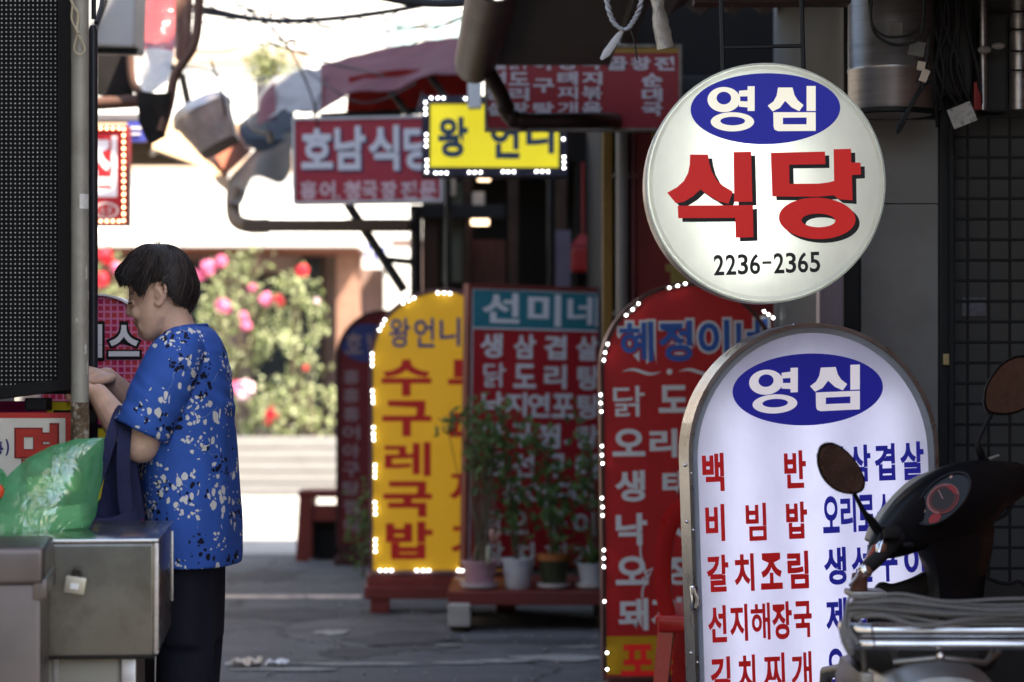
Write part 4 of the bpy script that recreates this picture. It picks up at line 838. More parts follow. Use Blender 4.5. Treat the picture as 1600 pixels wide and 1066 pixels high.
rimcable(s, .004, .010); ledmods(s, [[(630, 474), (639, 470), (647, 466)], [(601.5, 500), (597.5, 508), (593, 516)], [(581.6, 553.5), (581.6, 562), (581.6, 571)], [(582, 611), (582.6, 620), (583, 629)], [(583.6, 668), (583.6, 678), (584, 687)], [(586, 727), (586, 736), (586, 745)], [(586, 785), (586.6, 794), (586.6, 803)], [(586.6, 843), (586.6, 852), (586.6, 861)], [(594, 891), (603, 891), (612, 891)], [(651, 891), (661, 891), (670, 891)], [(684, 458), (694, 458), (703, 459)], [(716, 891), (722, 891)]], .0048, strip=False)

# far dark red arch sign
s = arch('arch_sign', 'dark unlit maroon arch sign with a blue oval, farthest down the alley', 600, 16.0, 3, 0, 525, 676, 484, 560, .12, .02, .16, mat('dark_maroon_rim', (.06, .02, .02), .5), mat('dark_maroon_vinyl', (.14, .012, .018), .5, dirt=.2))
bm = BM(); s.shape(bm, [ell(575, 536, 43, 30)]); s.part('oval', bm, mat('dusty_blue_vinyl', (.03, .05, .20), .5))
bm = BM(); s.glyph(bm, '호', 540, 520, 566, 553, .03, -.005); s.glyph(bm, '남', 574, 520, 600, 553, .03, -.005)
for i, ch in enumerate('홍홍홍어아구탕찜해'): s.glyph(bm, ch, 536, 578 + i * 29, 562, 600 + i * 29, .02)
s.part('lettering', bm, mat('dim_mauve_vinyl', (.26, .20, .24), .5, var=.05))

# red signboard above
def board(name, label, q, Y, depth, frm, pan, yaw=0, roll=0, rim=.015):
    s = Sign(name, label, (q[0] + q[2]) / 2, (q[1] + q[3]) / 2, Y, yaw, roll, base=None)
    a = s.loc(q[0], (q[1] + q[3]) / 2)[0]; b = s.loc(q[2], (q[1] + q[3]) / 2)[0]; c = s.loc((q[0] + q[2]) / 2, q[3])[1]; d = s.loc((q[0] + q[2]) / 2, q[1])[1]
    s.rect = [(a, c), (b, c), (b, d), (a, d)]
    bm = BM(); ringprism(bm, s.rect, inset(s.rect, rim), -.01, depth); slab(bm, inset(s.rect, .003), depth - .01, depth - .005); s.part('frame', bm, frm, nrm=True)
    bm = BM(); plate(bm, inset(s.rect, rim - .001), 0); s.part('face_panel', bm, pan); return s
s = board('signboard', 'dull red signboard with pale lettering hanging below the maroon awning', (457, 182, 691, 317), 13.5, .14, mat('pale_grey_frame', (.42, .42, .44), .5), mat('raspberry_vinyl', (.30, .026, .042), .5, var=.06), yaw=-4, roll=.6)
for off, y, m_ in ((.045, -.003, mat('navy_shadow_vinyl', (.05, .02, .07), .5)), (.038, -.005, mat('pale_blue_white_vinyl', (.52, .54, .60), .5, var=.04))):
    bm = BM(); e = 2.5 if off > .04 else 0
    for ch, *b in (('호', 471, 201, 520, 264), ('남', 523, 197, 571, 266), ('식', 576, 196, 624, 267), ('당', 631, 196, 679, 266)): s.glyph(bm, ch, b[0] - 0 + e, b[1] - 0 + e, b[2] + e * 1.5, b[3] + e * 1.5, off, y)
    s.part('lettering' if e == 0 else 'letter_shadow', bm, m_)
bm = BM()
for ch, a, b in (('홍', 469, 495), ('어', 500, 524), ('청', 537, 563), ('국', 566, 590), ('장', 595, 620), ('전', 626, 651), ('문', 656, 682)): s.glyph(bm, ch, a, 283, b, 312, .045)
s.glyph(bm, '.', 527, 305, 532, 311, .04); s.part('small_lettering', bm, mat('pinkish_white_vinyl', (.50, .36, .40), .5))
bm = BM(); r_ = s.rect
for x in (r_[0][0] + .1, r_[1][0] - .15): tube(bm, [(x, .05, r_[2][1] - .01), (x, .4, r_[2][1] + .18)], .006, 5)
s.part('hanger', bm, black, nrm=True)
# yellow hanging sign
s = board('lightbox_sign', 'yellow hanging lightbox with dark navy brush lettering, edged with white lights', (659, 150, 886, 275), 12.2, .18, mat('navy_black_box', (.014, .014, .03), .5), yelpanel2, yaw=1, roll=-.2, rim=.042)
bm = BM()
for ch, *b in (('왕', 684, 183, 731, 246), ('언', 766, 186, 812, 248), ('니', 822, 184, 866, 240)): s.glyph(bm, ch, *b, .038)
s.part('lettering', bm, mat('brush_navy_vinyl', (.02, .06, .12), .5, var=.1))
ledmods(s, [[(665, 161), (665, 170.6), (665, 179)], [(666, 211), (666, 220), (666, 229)], [(667, 251), (667, 260), (667, 269)], [(681, 271), (689, 271), (698, 271)], [(733, 270), (742, 270), (751, 270)], [(786, 269), (794, 269), (803, 269)], [(838, 268.6), (847, 268.6), (856, 268.6)], [(881, 246), (881, 254), (881, 263)], [(880, 218)], [(674, 154), (684, 154), (693, 154)], [(727, 155)]], .0046, strip=False)
bm = BM(); r_ = s.rect; tube(bm, [(r_[1][0] - .2, .1, r_[2][1]), (r_[1][0] - .2, .1, r_[2][1] + .35)], .012, 6); tube(bm, [(r_[1][0] - .2, .1, r_[2][1] + .33), (r_[1][0] - .2, 1.9, r_[2][1] + .33)], .012, 6); s.part('hanger', bm, black, nrm=True)
# big red menu banner under the eave
s = board('menu_banner', 'wide red menu banner with columns of pale lettering half hidden behind the brown downpipe', (757, 70, 1065, 205), 10.3, .05, mat('speckled_banner_edge', (.13, .11, .09), .7, var=.5, scale=40), mat('scarlet_banner_vinyl', (.21, .012, .016), .5, var=.1, dirt=.25, dcol=(.16, .02, .02)), rim=.012)
bm = BM(); a = s.loc(760, 74); b = s.loc(1062, 83); slab(bm, [(a[0], b[1]), (b[0], b[1]), (b[0], a[1]), (a[0], a[1])], -.003, -.001); s.part('yellow_strip', bm, mat('amber_strip', (.25, .13, .015), .5, dirt=.3))
bm = BM(); k = .045
for txt, x, ys in (('설렁탕설', 759, (88, 112, 136, 160)), ('닭도리탕', 795, (88, 113, 137, 160)), ('동태찌개', 871, (88, 112, 135, 159)), ('낙지볶음', 909, (88, 112, 135, 159)), ('곱', 948, (89,)), ('창', 985, (89,)), ('전', 1022, (89,)), ('순대국', 1003, (115, 138, 160))):
    for ch, y in zip(txt, ys): s.glyph(bm, ch, x, y, x + 32, y + 21, k)
for ch, y in (('아', 88), ('구', 123), ('탕', 160)): s.glyph(bm, ch, 833, y, 866, y + 22, k)
s.part('menu_lettering', bm, mat('pinkish_grey_vinyl', (.38, .34, .36), .5))
bm = BM(); s.row(bm, '636-1655', 812, 193, 940, 203, .03); s.part('phone_number', bm, mat('rose_vinyl', (.5, .2, .22), .5))
bm = BM()
for x, y in ((868, 70), (905, 72), (920, 68)): s.glyph(bm, '집', x, y - 2, x + 14, y + 12, .04, -.005)
s.part('strip_lettering', bm, blackvinyl)
# red sign edged with warm bulbs at the left
s = board('bulb_sign', 'red sign edged with warm bulbs and white lettering at the left behind the black pipe', (120, 196, 199, 352), 11.8, .12, mat('dark_red_frame', (.22, .02, .02), .5), mat('crimson_vinyl', (.38, .02, .03), .5, emit=.12), rim=.03)
bm = BM(); s.glyph(bm, '집', 134, 213, 183, 308, .03); s.part('lettering', bm, whitelit)
bm = BM(); s.shape(bm, [ell(166, 329, 20, 13), ell(166, 329, 16, 10)]); s.row(bm, '소문', 156, 323, 176, 336, .01); s.part('emblem', bm, white)
pts = [(194, 202 + i * 10.2) for i in range(15)] + [(130 + i * 9.4, 201) for i in range(7)] + [(130 + i * 9.4, 346) for i in range(7)]
for q in pts:
    bm = BM(); x, z = s.loc(*q); ball(bm, (x, -.014, z), .0065, 8, 6); s.part('bulb', bm, ledwarm)
bm = BM(); a, b = s.rect[0]; tube(bm, [(a + .02, .06, s.rect[2][1]), (a + .02, .06, s.rect[2][1] + .45)], .012, 6); tube(bm, [(a + .02, .06, s.rect[2][1] + .4), (a - 1.3, .06, s.rect[2][1] + .4)], .02, 6); s.part('bracket', bm, black, nrm=True)
# pink arch sign behind the woman
def gridmat():
    m = mat('pink_grid_print', (.60, .03, .12), .4); n = m.node_tree.nodes; L = m.node_tree.links.new; b = n['Principled BSDF']
    tc = [x for x in n if x.bl_idname == 'ShaderNodeTexCoord'][0]; sp = n.new('ShaderNodeSeparateXYZ'); L(tc.outputs['Object'], sp.inputs[0]); cb = n.new('ShaderNodeCombineXYZ'); L(sp.outputs[0], cb.inputs[0]); L(sp.outputs[2], cb.inputs[1])
    br = n.new('ShaderNodeTexBrick'); br.offset = 0; br.inputs['Scale'].default_value = 1; br.inputs['Brick Width'].default_value = .019; br.inputs['Row Height'].default_value = .019; br.inputs['Mortar Size'].default_value = .0028
    br.inputs['Color1'].default_value = (.50, .015, .09, 1); br.inputs['Color2'].default_value = (.62, .06, .06, 1); br.inputs['Mortar'].default_value = (.72, .22, .38, 1); L(cb.outputs[0], br.inputs['Vector']); L(br.outputs['Color'], b.inputs['Base Color']); return m
s = arch('pink_arch_sign', 'pink grid patterned arch sign with yellow lower half behind the woman', 152, 6.75, 0, 0, 62, 246, 459, 551, .1, .006, .1, mat('white_sign_rim', (.7, .68, .68), .4), gridmat())
def lower(y0, y1, m_, yo, x0=62, x1=246, nm='lower_panel'):
    bm = BM(); a, b = s.loc(x0, y1), s.loc(x1, y0); slab(bm, [(a[0] + .007, a[1]), (b[0] - .007, a[1]), (b[0] - .007, b[1]), (a[0] + .007, b[1])], yo, yo + .001); s.part(nm, bm, m_, nrm=True)
yv = mat('lemon_vinyl', (.66, .55, .03), .45)
magv = mat('magenta_vinyl', (.50, .02, .16), .45); purv = mat('purple_vinyl', (.36, .10, .36), .45)
lower(627, 850, yv, -.002, x1=196); lower(850.5, 1300, blackvinyl, -.0021, nm='dark_panel')
bm = BM()
for ch, *b in (('믹', 100, 506, 160, 560), ('스', 170, 506, 218, 558)): s.glyph(bm, ch, b[0] - 4, b[1] - 4, b[2] + 4, b[3] + 4, .08, -.002)
s.part('letter_outline', bm, blackvinyl)
for q in ((144, 640, 190, 669), (146, 690, 190, 780), (76, 627, 112, 640)): bm = BM(); s.shape(bm, [[(q[0], q[1]), (q[2], q[1]), (q[2], q[3]), (q[0], q[3])]], -.004); s.part('letter_block', bm, blackvinyl)
bm = BM()
for ch, *b in (('믹', 100, 507, 160, 559), ('스', 170, 508, 218, 557)): s.glyph(bm, ch, *b, .03, -.0035)
s.part('lettering', bm, white)
bm = BM(); s.shape(bm, [[(153, 648), (182, 648), (182, 663), (153, 663)]], -.0055); s.part('magenta_block', bm, magv)
bm = BM(); s.shape(bm, [[(154, 697), (182, 697), (182, 716), (154, 716)]], -.0055); s.part('purple_block', bm, purv)

# ------------------------------------------------------------------ left foreground
def dotmat():
    m = mat('led_dot_screen', (.006, .006, .007), .6, var=.1, spec=.1); n = m.node_tree.nodes; L = m.node_tree.links.new; b = n['Principled BSDF']
    tc = [x for x in n if x.bl_idname == 'ShaderNodeTexCoord'][0]; sp = n.new('ShaderNodeSeparateXYZ'); L(tc.outputs['Object'], sp.inputs[0])
    p = 6.97 * 5.75 / F; d = []
    for i in (0, 2):
        f = mth(n, L, 'FRACT', mth(n, L, 'DIVIDE', sp.outputs[i], p)); q = mth(n, L, 'SUBTRACT', f, .5); d.append(mth(n, L, 'MULTIPLY', q, q))
    r = mth(n, L, 'LESS_THAN', mth(n, L, 'ADD', *d), .030)
    mx = n.new('ShaderNodeMix'); mx.data_type = 'RGBA'; L(r, mx.inputs[0]); mx.inputs[6].default_value = (.006, .006, .007, 1); mx.inputs[7].default_value = (.48, .48, .45, 1); L(mx.outputs[2], b.inputs['Base Color']); return m
t = thing('led_display', 'black dot matrix display board fixed to the grey pole, switched off', 'display board', P(20, 625, 5.75))
bm = BM(); a = P(-110, 612, 5.75); b = P(89, -140, 5.75); box(bm, (a.x, 5.752, a.z), (b.x, 5.80, b.z)); obj('screen', bm, dotmat(), t)
bm = BM()
pl = [P(-130, 640, 5.73), P(111, 608, 5.73), P(111, -150, 5.73), P(-130, -150, 5.73)]; inn = [P(-110, 618, 5.73), P(90, 592, 5.73), P(90, -138, 5.73), P(-110, -138, 5.73)]
for i in range(4):
    j = (i + 1) % 4; prism(bm, [pl[i], pl[j], inn[j], inn[i]], (0, .12, 0))
obj('frame', bm, blackmatt, t)
bm = BM(); box(bm, P(-110, 616, 5.805), (P(105, 0, 5.8).x, 5.86, b.z)); obj('back_cover', bm, blackmatt, t)
bm = BM(); pbox(bm, 38, 622, 72, 642, 5.76, 5.84, .004); obj('foot', bm, blackmatt, t)
for y in (100, 560): bm = BM(); tube(bm, [P(80, y, 5.83), P(124, y, 5.72)], .012, 8); obj('bracket', bm, blackmatt, t)
xx = P(125, 0, 5.62).x
t = thing('steel_pole', 'weathered grey steel pole with flaking paint and a small sticker, left of the woman', 'pole', (xx, 5.62, 0))
bm = BM(); lathe(bm, (xx, 5.62, 0), [(.0208, 0), (.0208, .8), (.0206, 1.12), (.0206, 1.125), (.0203, 1.13), (.0203, 2.9)], 28); o = obj('shaft', bm, galv, t, True)
rustm = mat('flaking_rust_paint', (.13, .085, .05), .85, var=.5, scale=30, bump=.6, dirt=1, dcol=(.55, .53, .48), dscale=45)
bm = BM(); lathe(bm, (xx, 5.62, 0), [(.0203, .9), (.0214, .94), (.0214, 1.14), (.0206, 1.162), (.02, 1.163)], 28); obj('rusty_sleeve', bm, rustm, t, True)
bm = BM()
for px, py, w_, h in ((134, 425, 3, 22), (136, 460, 3, 14), (133, 545, 4, 16), (136, 398, 2, 10), (120, 500, 3, 7), (135, 575, 3, 22)):
    an = math.asin(max(-1, min(1, (P(px, 0, 5.6).x - xx) / .0207)))
    v = [(xx + .0211 * math.sin(an + s_ * w_ * .05), 5.62 - .0211 * math.cos(an + s_ * w_ * .05), P(0, py + q * h * .5, 5.6).z) for s_, q in ((-1, 1), (-.3, .4), (-1, -.4), (.2, -1), (1, -.5), (.5, .1), (1, .7), (.1, 1))]
    bm.faces.new([bm.verts.new(q) for q in v])
obj('paint_flake', bm, mat('pale_paint_flake', (.55, .52, .46), .7, dirt=.6), t, nrm=False)
bm = BM(); z0_, z1_ = P(0, 326, 5.6).z, P(0, 303, 5.6).z
for k in range(6):
    a0, a1 = R(8 + k * 12), R(8 + (k + 1) * 12); bm.faces.new([bm.verts.new(q) for q in ((xx + .0208 * math.sin(a0), 5.62 - .0208 * math.cos(a0), z0_), (xx + .0208 * math.sin(a1), 5.62 - .0208 * math.cos(a1), z0_), (xx + .0208 * math.sin(a1), 5.62 - .0208 * math.cos(a1), z1_), (xx + .0208 * math.sin(a0), 5.62 - .0208 * math.cos(a0), z1_))])
obj('sticker', bm, mat('white_sticker', (.6, .6, .58), .6, dirt=.5, dcol=(.15, .15, .15), dscale=90), t, nrm=False)
bm = BM()
tube(bm, spline([P(108, -10, 5.58), P(114, 8, 5.585), P(122, 22, 5.59), P(120, 45, 5.585), P(123, 52, 5.585)]), .0032, 6)
tube(bm, spline([P(122, 50, 5.585), P(118, 64, 5.585), P(116, 78, 5.585), P(124, 86, 5.585), P(132, 80, 5.588), P(131, 70, 5.588), P(122, 54, 5.585)]), .0022, 6); tube(bm, spline([P(121, 52, 5.58), P(118, 44, 5.58), P(112, 30, 5.58), P(113, 10, 5.58)]), .0022, 6)
tag(obj('cord_loop', bm, mat('pale_cord', (.48, .42, .30), .7, dirt=.4), None, True), 'pale knotted cord loop tied round the top of the grey pole', 'cord')
bm = BM(); tube(bm, [P(146.5, -40, 6.05) , P(146.5, 30, 6.05)], .006, 8); lathe(bm, (P(145.5, 0, 6.05).x, 6.05, 0), [(.012, 0), (.012, 1.0), (.0118, P(0, 360, 6.05).z), (.0118, P(0, 48, 6.05).z), (.006, P(0, 40, 6.05).z)], 18); tube(bm, [P(150, 36, 6.03), P(158, 10, 6.1), P(163, -30, 6.2)], .005, 6)
tag(obj('folded_umbrella_pole', bm, mat('blue_black_pole', (.022, .022, .028), .4, dirt=.2), None, True), 'slim black pole standing just right of the grey pole', 'pole')
# menu plate lower left
s = Sign('menu_plate', 'cream menu plate with red border and thick red lettering behind the green bag', 50, 900, 5.72, 0, 0, base=0)
a, b = s.loc(-90, 900), s.loc(111, 645); rect = [(a[0], .1), (b[0], .1), (b[0], b[1]), (a[0], b[1])]
bm = BM(); slab(bm, rect, 0, .02); s.part('board', bm, mat('cherry_red_border', (.42, .03, .025), .5), nrm=True)
bm = BM(); q = inset(rect, .013); slab(bm, q, -.003, -.0005); s.part('face_panel', bm, mat('cream_vinyl', (.60, .57, .50), .5, var=.04, dirt=.2), nrm=True)
bm = BM(); s.glyph(bm, '면', 23, 661, 95, 752, .045, -.005); s.part('letter_outline', bm, mat('dark_red_outline', (.2, .015, .015), .5))
bm = BM(); s.glyph(bm, '면', 26, 664, 92, 749, .03, -.007); s.part('lettering', bm, mat('brick_red_letter', (.40, .03, .02), .5))
bm = BM(); s.glyph(bm, '통', -16, 690, 6, 711, .05, -.005); s.glyph(bm, ')', 9, 686, 15, 712, .04, -.005); s.part('navy_lettering', bm, mat('navy_letter', (.03, .03, .14), .5))
s = Sign('magenta_board', 'magenta and yellow board just visible under the dot matrix display', 60, 900, 5.95, 0, 0, base=0)
a, b = s.loc(-90, 900), s.loc(136, 627); bm = BM(); slab(bm, [(a[0], .05), (b[0], .05), (b[0], b[1]), (a[0], b[1])], 0, .02); s.part('board', bm, magv, nrm=True)
a, b = s.loc(74, 900), s.loc(136, 627); bm = BM(); slab(bm, [(a[0], .06), (b[0] - .001, .06), (b[0] - .001, b[1] - .001), (a[0], b[1] - .001)], -.003, -.0005); s.part('yellow_panel', bm, yv, nrm=True)
bm = BM()
bm.free()
for q in ((84, 641, 150, 660), (76, 672, 118, 684)): bm = BM(); s.shape(bm, [[(q[0], q[1]), (q[2], q[1]), (q[2], q[3]), (q[0], q[3])]], -.005); s.part('letter_block', bm, blackvinyl)
# stainless counter
cor = P(245, 845, 5.0); ang = R(5.4); rot = Matrix.Rotation(ang, 3, 'Z')
t = thing('steel_counter', 'worn stainless steel counter box on a cabinet with a padlock hasp', 'counter', (cor.x, cor.y, 0), Matrix.Rotation(ang, 3, 'Z'))
zt_ = cor.z; zb_ = P(0, 1030, 5.0).z
def lobj(name, bm, m, sm=True, **k): return obj(name, bm, m, t, sm, True, **k)
bm = BM(); box(bm, (-1.0, 0, zb_), (0, .66, zt_), .012, segs=3)
lobj('top_box', bm, steel)
bm = BM(); box(bm, (-1.002, -.004, zt_ - .003), (.004, .668, zt_ + .004), .003); lobj('worktop', bm, mat('scuffed_steel_top', (.50, .47, .45), .2, 1, var=.2, scale=8, dirt=.3, dcol=(.2, .16, .13)))
bm = BM(); box(bm, (-.006, -.004, zb_ + .01), (.004, .012, zt_ - .004), .003); box(bm, (-.004, .655, zb_ + .06), (.005, .668, zt_ - .02), .003); lobj('corner_strip', bm, steel2)
bm = BM(); box(bm, (-.98, .05, .06), (-.06, .64, zb_ - .001), .006); lobj('cabinet', bm, mat('dull_aluminium_cabinet', (.24, .22, .185), .5, .7, dirt=.5, dcol=(.16, .13, .1)))
bm = BM(); box(bm, (-.215, .044, .1), (-.205, .0495, zb_ - .004)); lobj('seam_strip', bm, steel2)
for q in (((-.075, .03, .0), (-.045, .06, zb_ - .002)), ((-.97, .06, 0), (-.93, .1, .06)), ((-.12, .56, 0), (-.07, .6, .06))): bm = BM(); box(bm, *q, .003); lobj('leg', bm, steel2)
t2 = t
c = P(122, 912, 4.98)
t = thing('padlock', 'pale brass padlock hanging on the front of the steel counter', 'padlock', (c.x, c.y - .03, c.z), Matrix.Rotation(ang, 3, 'Z') @ Matrix.Rotation(R(8), 3, 'Y'))
bm = BM(); box(bm, (-.0215, -.011, -.018), (.0215, .011, .017), .004); lobj('body', bm, mat('worn_brass', (.52, .48, .38), .4, .5, dirt=.3))
bm = BM(); tube(bm, [(-.009, 0, .015), (-.009, 0, .026), (-.005, 0, .031), (.003, .0, .031), (.007, 0, .026), (.007, 0, .015)], .003, 8); box(bm, (-.008, .004, .014), (.006, .03, .03), .002); lobj('shackle', bm, mat('dark_steel_hasp', (.06, .05, .045), .4, .6))
bm = BM(); box(bm, (-.009, -.0125, -.008), (.008, -.0108, .004)); lobj('label', bm, white)
# steel bin in front
c = P(70, 856, 4.6)
t = thing('steel_bin', 'brown tinted stainless box with folded lid at the lower left corner', 'container', (c.x, c.y, 0), Matrix.Rotation(R(8.2), 3, 'Z'))
br2 = mat('brown_tinted_steel', (.115, .10, .10), .36, .7, var=.15, dirt=.25, dcol=(.1, .08, .07))
zl = P(0, 915, 4.6).z
bm = BM(); box(bm, (-.5, .01, .02), (-.008, .36, c.z - .01), .008); obj('body', bm, br2, t, True, True)
bm = BM(); box(bm, (-.5, 0, zl), (0, .37, c.z), .012, segs=3); box(bm, (-.022, .003, zl - .028), (.004, .37, zl + .012), .005); obj('lid', bm, br2, t, True, True)
# green bag of food boxes
t = thing('plastic_bag', 'translucent green plastic bag holding pale boxes on the steel counter', 'bag', P(70, 845, 5.3))
bm = BM()
bl = [(-30, 845, .10), (-32, 820, .12), (-28, 790, .12), (-10, 765, .11), (15, 740, .095), (45, 715, .08), (80, 697, .055), (120, 686, .03), (161, 684, .006)]
br_ = [(105, 846), (133, 832), (148, 808), (153, 780), (157, 755), (159, 730), (161, 712), (162, 697), (163, 685)]
rings = []; n_ = 36
for (xl, yl, dp), (xr, yr) in zip(bl, br_):
    A, B = P(xl, yl, 5.32), P(xr, yr, 5.32); c = (A + B) / 2; ax = (B - A) / 2
    rings.append([c + ax * math.copysign(abs(math.cos(q)) ** .8, math.cos(q)) + Vector((0, dp * math.sin(q), 0)) for q in (2 * math.pi * k / n_ for k in range(n_))])
R2 = []
for r0, r1 in zip(rings, rings[1:]):
    for k in range(6): R2.append([p.lerp(q, k / 6) for p, q in zip(r0, r1)])
R2.append(rings[-1])
loft(bm, R2)
greenf = film('green_plastic_film', (.22, .80, .44), .58, .6)
o = obj('film', bm, greenf, t, True)
displace(o, lambda p: ((abs(noise.noise(Vector((p.x * 11 + p.z * 6, p.y * 9, p.z * 17)))) * .030 + abs(noise.noise(Vector((p.x * 34, p.y * 30, p.z * 34)))) * .010 - .012) * max(.12, min(1, (.02 - p.x) * 9))))
bm = BM(); tube(bm, spline([P(-5, 750, 5.25), P(2, 738, 5.22), P(8, 748, 5.22), P(4, 765, 5.22), P(-6, 790, 5.24)]), .012, 8, .3); obj('handle', bm, greenf, t, True)
t = thing('food_boxes', 'pale food containers stacked inside the green plastic bag', 'food box', P(60, 845, 5.32))
foam = mat('cream_foam', (.74, .70, .56), .7)
bm = BM(); box(bm, P(-5, 832, 5.27), P(128, 796, 5.27) + Vector((0, .10, 0)), .006, Matrix.Rotation(R(-6), 3, 'Y')); obj('box', bm, foam, t, True)
bm = BM(); box(bm, P(40, 772, 5.28), P(118, 744, 5.28) + Vector((0, .08, 0)), .008, Matrix.Rotation(R(-4), 3, 'Y')); obj('box', bm, mat('yellow_foam', (.75, .68, .40), .7), t, True)
bm = BM(); ball(bm, P(-2, 768, 5.2), (.012, .006, .016)); tag(obj('bottle_cap', bm, mat('orange_red_plastic', (.6, .06, .02), .35), None, True), 'small orange red plastic cap at the left edge beside the green bag', 'cap')

# ------------------------------------------------------------------ the woman
YW = 5.98
def W(px, py, dy=0): p = P(px, py, YW); p.y += dy; return p
skin = mat('skin', (.70, .44, .32), .5, var=.16, scale=22, bump=.12, bscale=260, spec=.4)
skin.node_tree.nodes['Principled BSDF'].inputs['Subsurface Weight'].default_value = .12
skin.node_tree.nodes['Principled BSDF'].inputs['Subsurface Radius'].default_value = (.01, .004, .002)
foot = W(300, 0); t = thing('person', 'short haired woman in blue floral tunic and dark trousers facing the grey pole', 'person', (foot.x, foot.y, 0))
bm = BM()
def section(bm, secs, n=28, pw=.85):     # (py, front px, back px, half width, dy)
    rr = []
    for py, xf, xb, hw, *dy in secs:
        d = dy[0] if dy else 0; a, b = W(xf, py, d), W(xb, py, d); c = (a + b) / 2; h = (b.x - a.x) / 2
        rr.append([c + Vector((h * math.copysign(abs(math.cos(q)) ** pw, math.cos(q)), hw * math.copysign(abs(math.sin(q)) ** pw, math.sin(q)), 0)) for q in (2 * math.pi * k / n for k in range(n))])
    loft(bm, rr)
def limb(bm, pts, rs, n=5):
    q = spline(pts, n); k = len(rs) - 1; r = []
    for i in range(len(q)):
        x = i / (len(q) - 1) * k; j = min(int(x), k - 1); r.append(rs[j] + (rs[j + 1] - rs[j]) * (x - j))
    tube(bm, q, r, 14); ball(bm, q[0], r[0]); ball(bm, q[-1], r[-1])
section(bm, [(392, 228, 268, .03), (402, 214, 284, .058), (416, 206, 292, .069), (432, 203, 295, .073), (448, 201.5, 295, .074), (460, 202, 293, .073), (468, 205, 291, .071), (476, 207.5, 289, .070), (486, 208.5, 286, .069), (497, 211, 280, .066), (506, 213.5, 272, .060), (514, 215.5, 266, .054), (521, 217.5, 258, .047), (528, 221, 250, .037), (533, 226, 243, .024)], 32, .9)
limb(bm, [W(205, 466), W(203.5, 478), W(202, 488)], [.006, .008, .010]); ball(bm, W(203.5, 490), (.0105, .013, .009)); ball(bm, W(208, 492.5, -.012), (.008, .007, .006)); ball(bm, W(208, 492.5, .012), (.008, .007, .006))
ball(bm, W(213, 502.5), (.0075, .018, .0040)); ball(bm, W(214.5, 508.5), (.0075, .016, .0042)); ball(bm, W(221, 522), (.010, .016, .010))
for sg in (-1, 1):
    limb(bm, [W(205.5, 465, sg * .014), W(208, 463.5, sg * .032), W(214, 466, sg * .05)], [.005, .006, .004])
    ball(bm, W(212, 473.5, sg * .033), (.011, .015, .0085)); ball(bm, W(221, 489, sg * .044), (.020, .013, .018)); ball(bm, W(230, 508, sg * .040), (.018, .010, .02))
    ball(bm, W(257, 460, sg * .073), (.013, .008, .026)); limb(bm, [W(249, 452, sg * .077), W(255, 443, sg * .083), W(264, 446, sg * .088), W(267, 458, sg * .087), W(263, 469, sg * .082), W(257, 477, sg * .077), W(252, 476, sg * .074)], [.0042, .005, .005, .005, .005, .006, .006]); limb(bm, [W(255, 455, sg * .079), W(260, 462, sg * .083), W(256, 470, sg * .079)], [.0035, .0045, .0035])
section(bm, [(478, 250, 296, .058), (500, 247, 301, .058), (516, 249, 309, .060), (532, 255, 320, .066), (545, 255, 328, .08)])
section(bm, [(528, 275, 325, .10), (545, 252, 343, .14), (575, 240, 348, .15), (650, 230, 352, .15), (740, 230, 358, .16), (830, 246, 348, .15), (900, 262, 338, .14), (940, 268, 332, .12)])
for sg in (-1, 1):
    limb(bm, [W(296, 556, sg * .15), W(268, 625, sg * .20), W(240, 690, sg * .205)], [.048, .046, .043])
    wr = W(163, 616, sg * .055 - .03) if sg < 0 else W(160, 590, .06)
    el_ = W(240, 692, sg * .205)
    limb(bm, [el_, W(205, 664, sg * .15 - .01) if sg < 0 else W(200, 640, .13), wr], [.044, .041, .026])
    # hand: palm, four bent fingers and a thumb, gripping a small packet behind the pole
    kn = W(143, 604, -.055) if sg < 0 else W(143, 583, .02)
    u = (kn - wr).normalized(); sd_ = Vector((0, 1, 0)) * -sg; sd_ = (sd_ - u * sd_.dot(u)).normalized(); nn = u.cross(sd_).normalized()
    if nn.z > 0: nn = -nn
    for k in range(4):
        o_ = sd_ * (k - 1.5) * .0215; limb(bm, [wr + o_ * .45, wr.lerp(kn, .6) + o_ * .85, kn + o_], [.015, .0130, .0098])
        ln = (.92, 1.05, 1.0, .8)[k]; p1 = kn + o_ + (u * .6 + nn * .55) * .034 * ln; p2 = p1 + (nn * .9 - u * .1) * .024 * ln; p3 = p2 + (nn * .5 - u * .75) * .018 * ln
        limb(bm, [kn + o_, p1, p2, p3], [.0092, .0084, .0078, .0066], 4)
    th0 = wr.lerp(kn, .25) + sd_ * .024; th1 = wr.lerp(kn, .6) + sd_ * .044 - nn * .006; th2 = kn + sd_ * .042 + u * .012 + nn * .010; limb(bm, [th0, th1, th2, th2 + u * .02 - sd_ * .012 + nn * .008], [.014, .012, .0105, .008], 4)
for sg in (-1, 1):
    h = W(300, 900, sg * .085); k = Vector((h.x - .01, h.y, .47)); an = Vector((h.x + .012, h.y, .09))
    limb(bm, [h, k, an], [.066, .050, .038]); limb(bm, [an, an + Vector((-.05, 0, -.045)), an + Vector((-.15, 0, -.062))], [.036, .034, .026])
body = obj('body', bm, skin, t, True)
remesh(body, .0032, 4, .5)
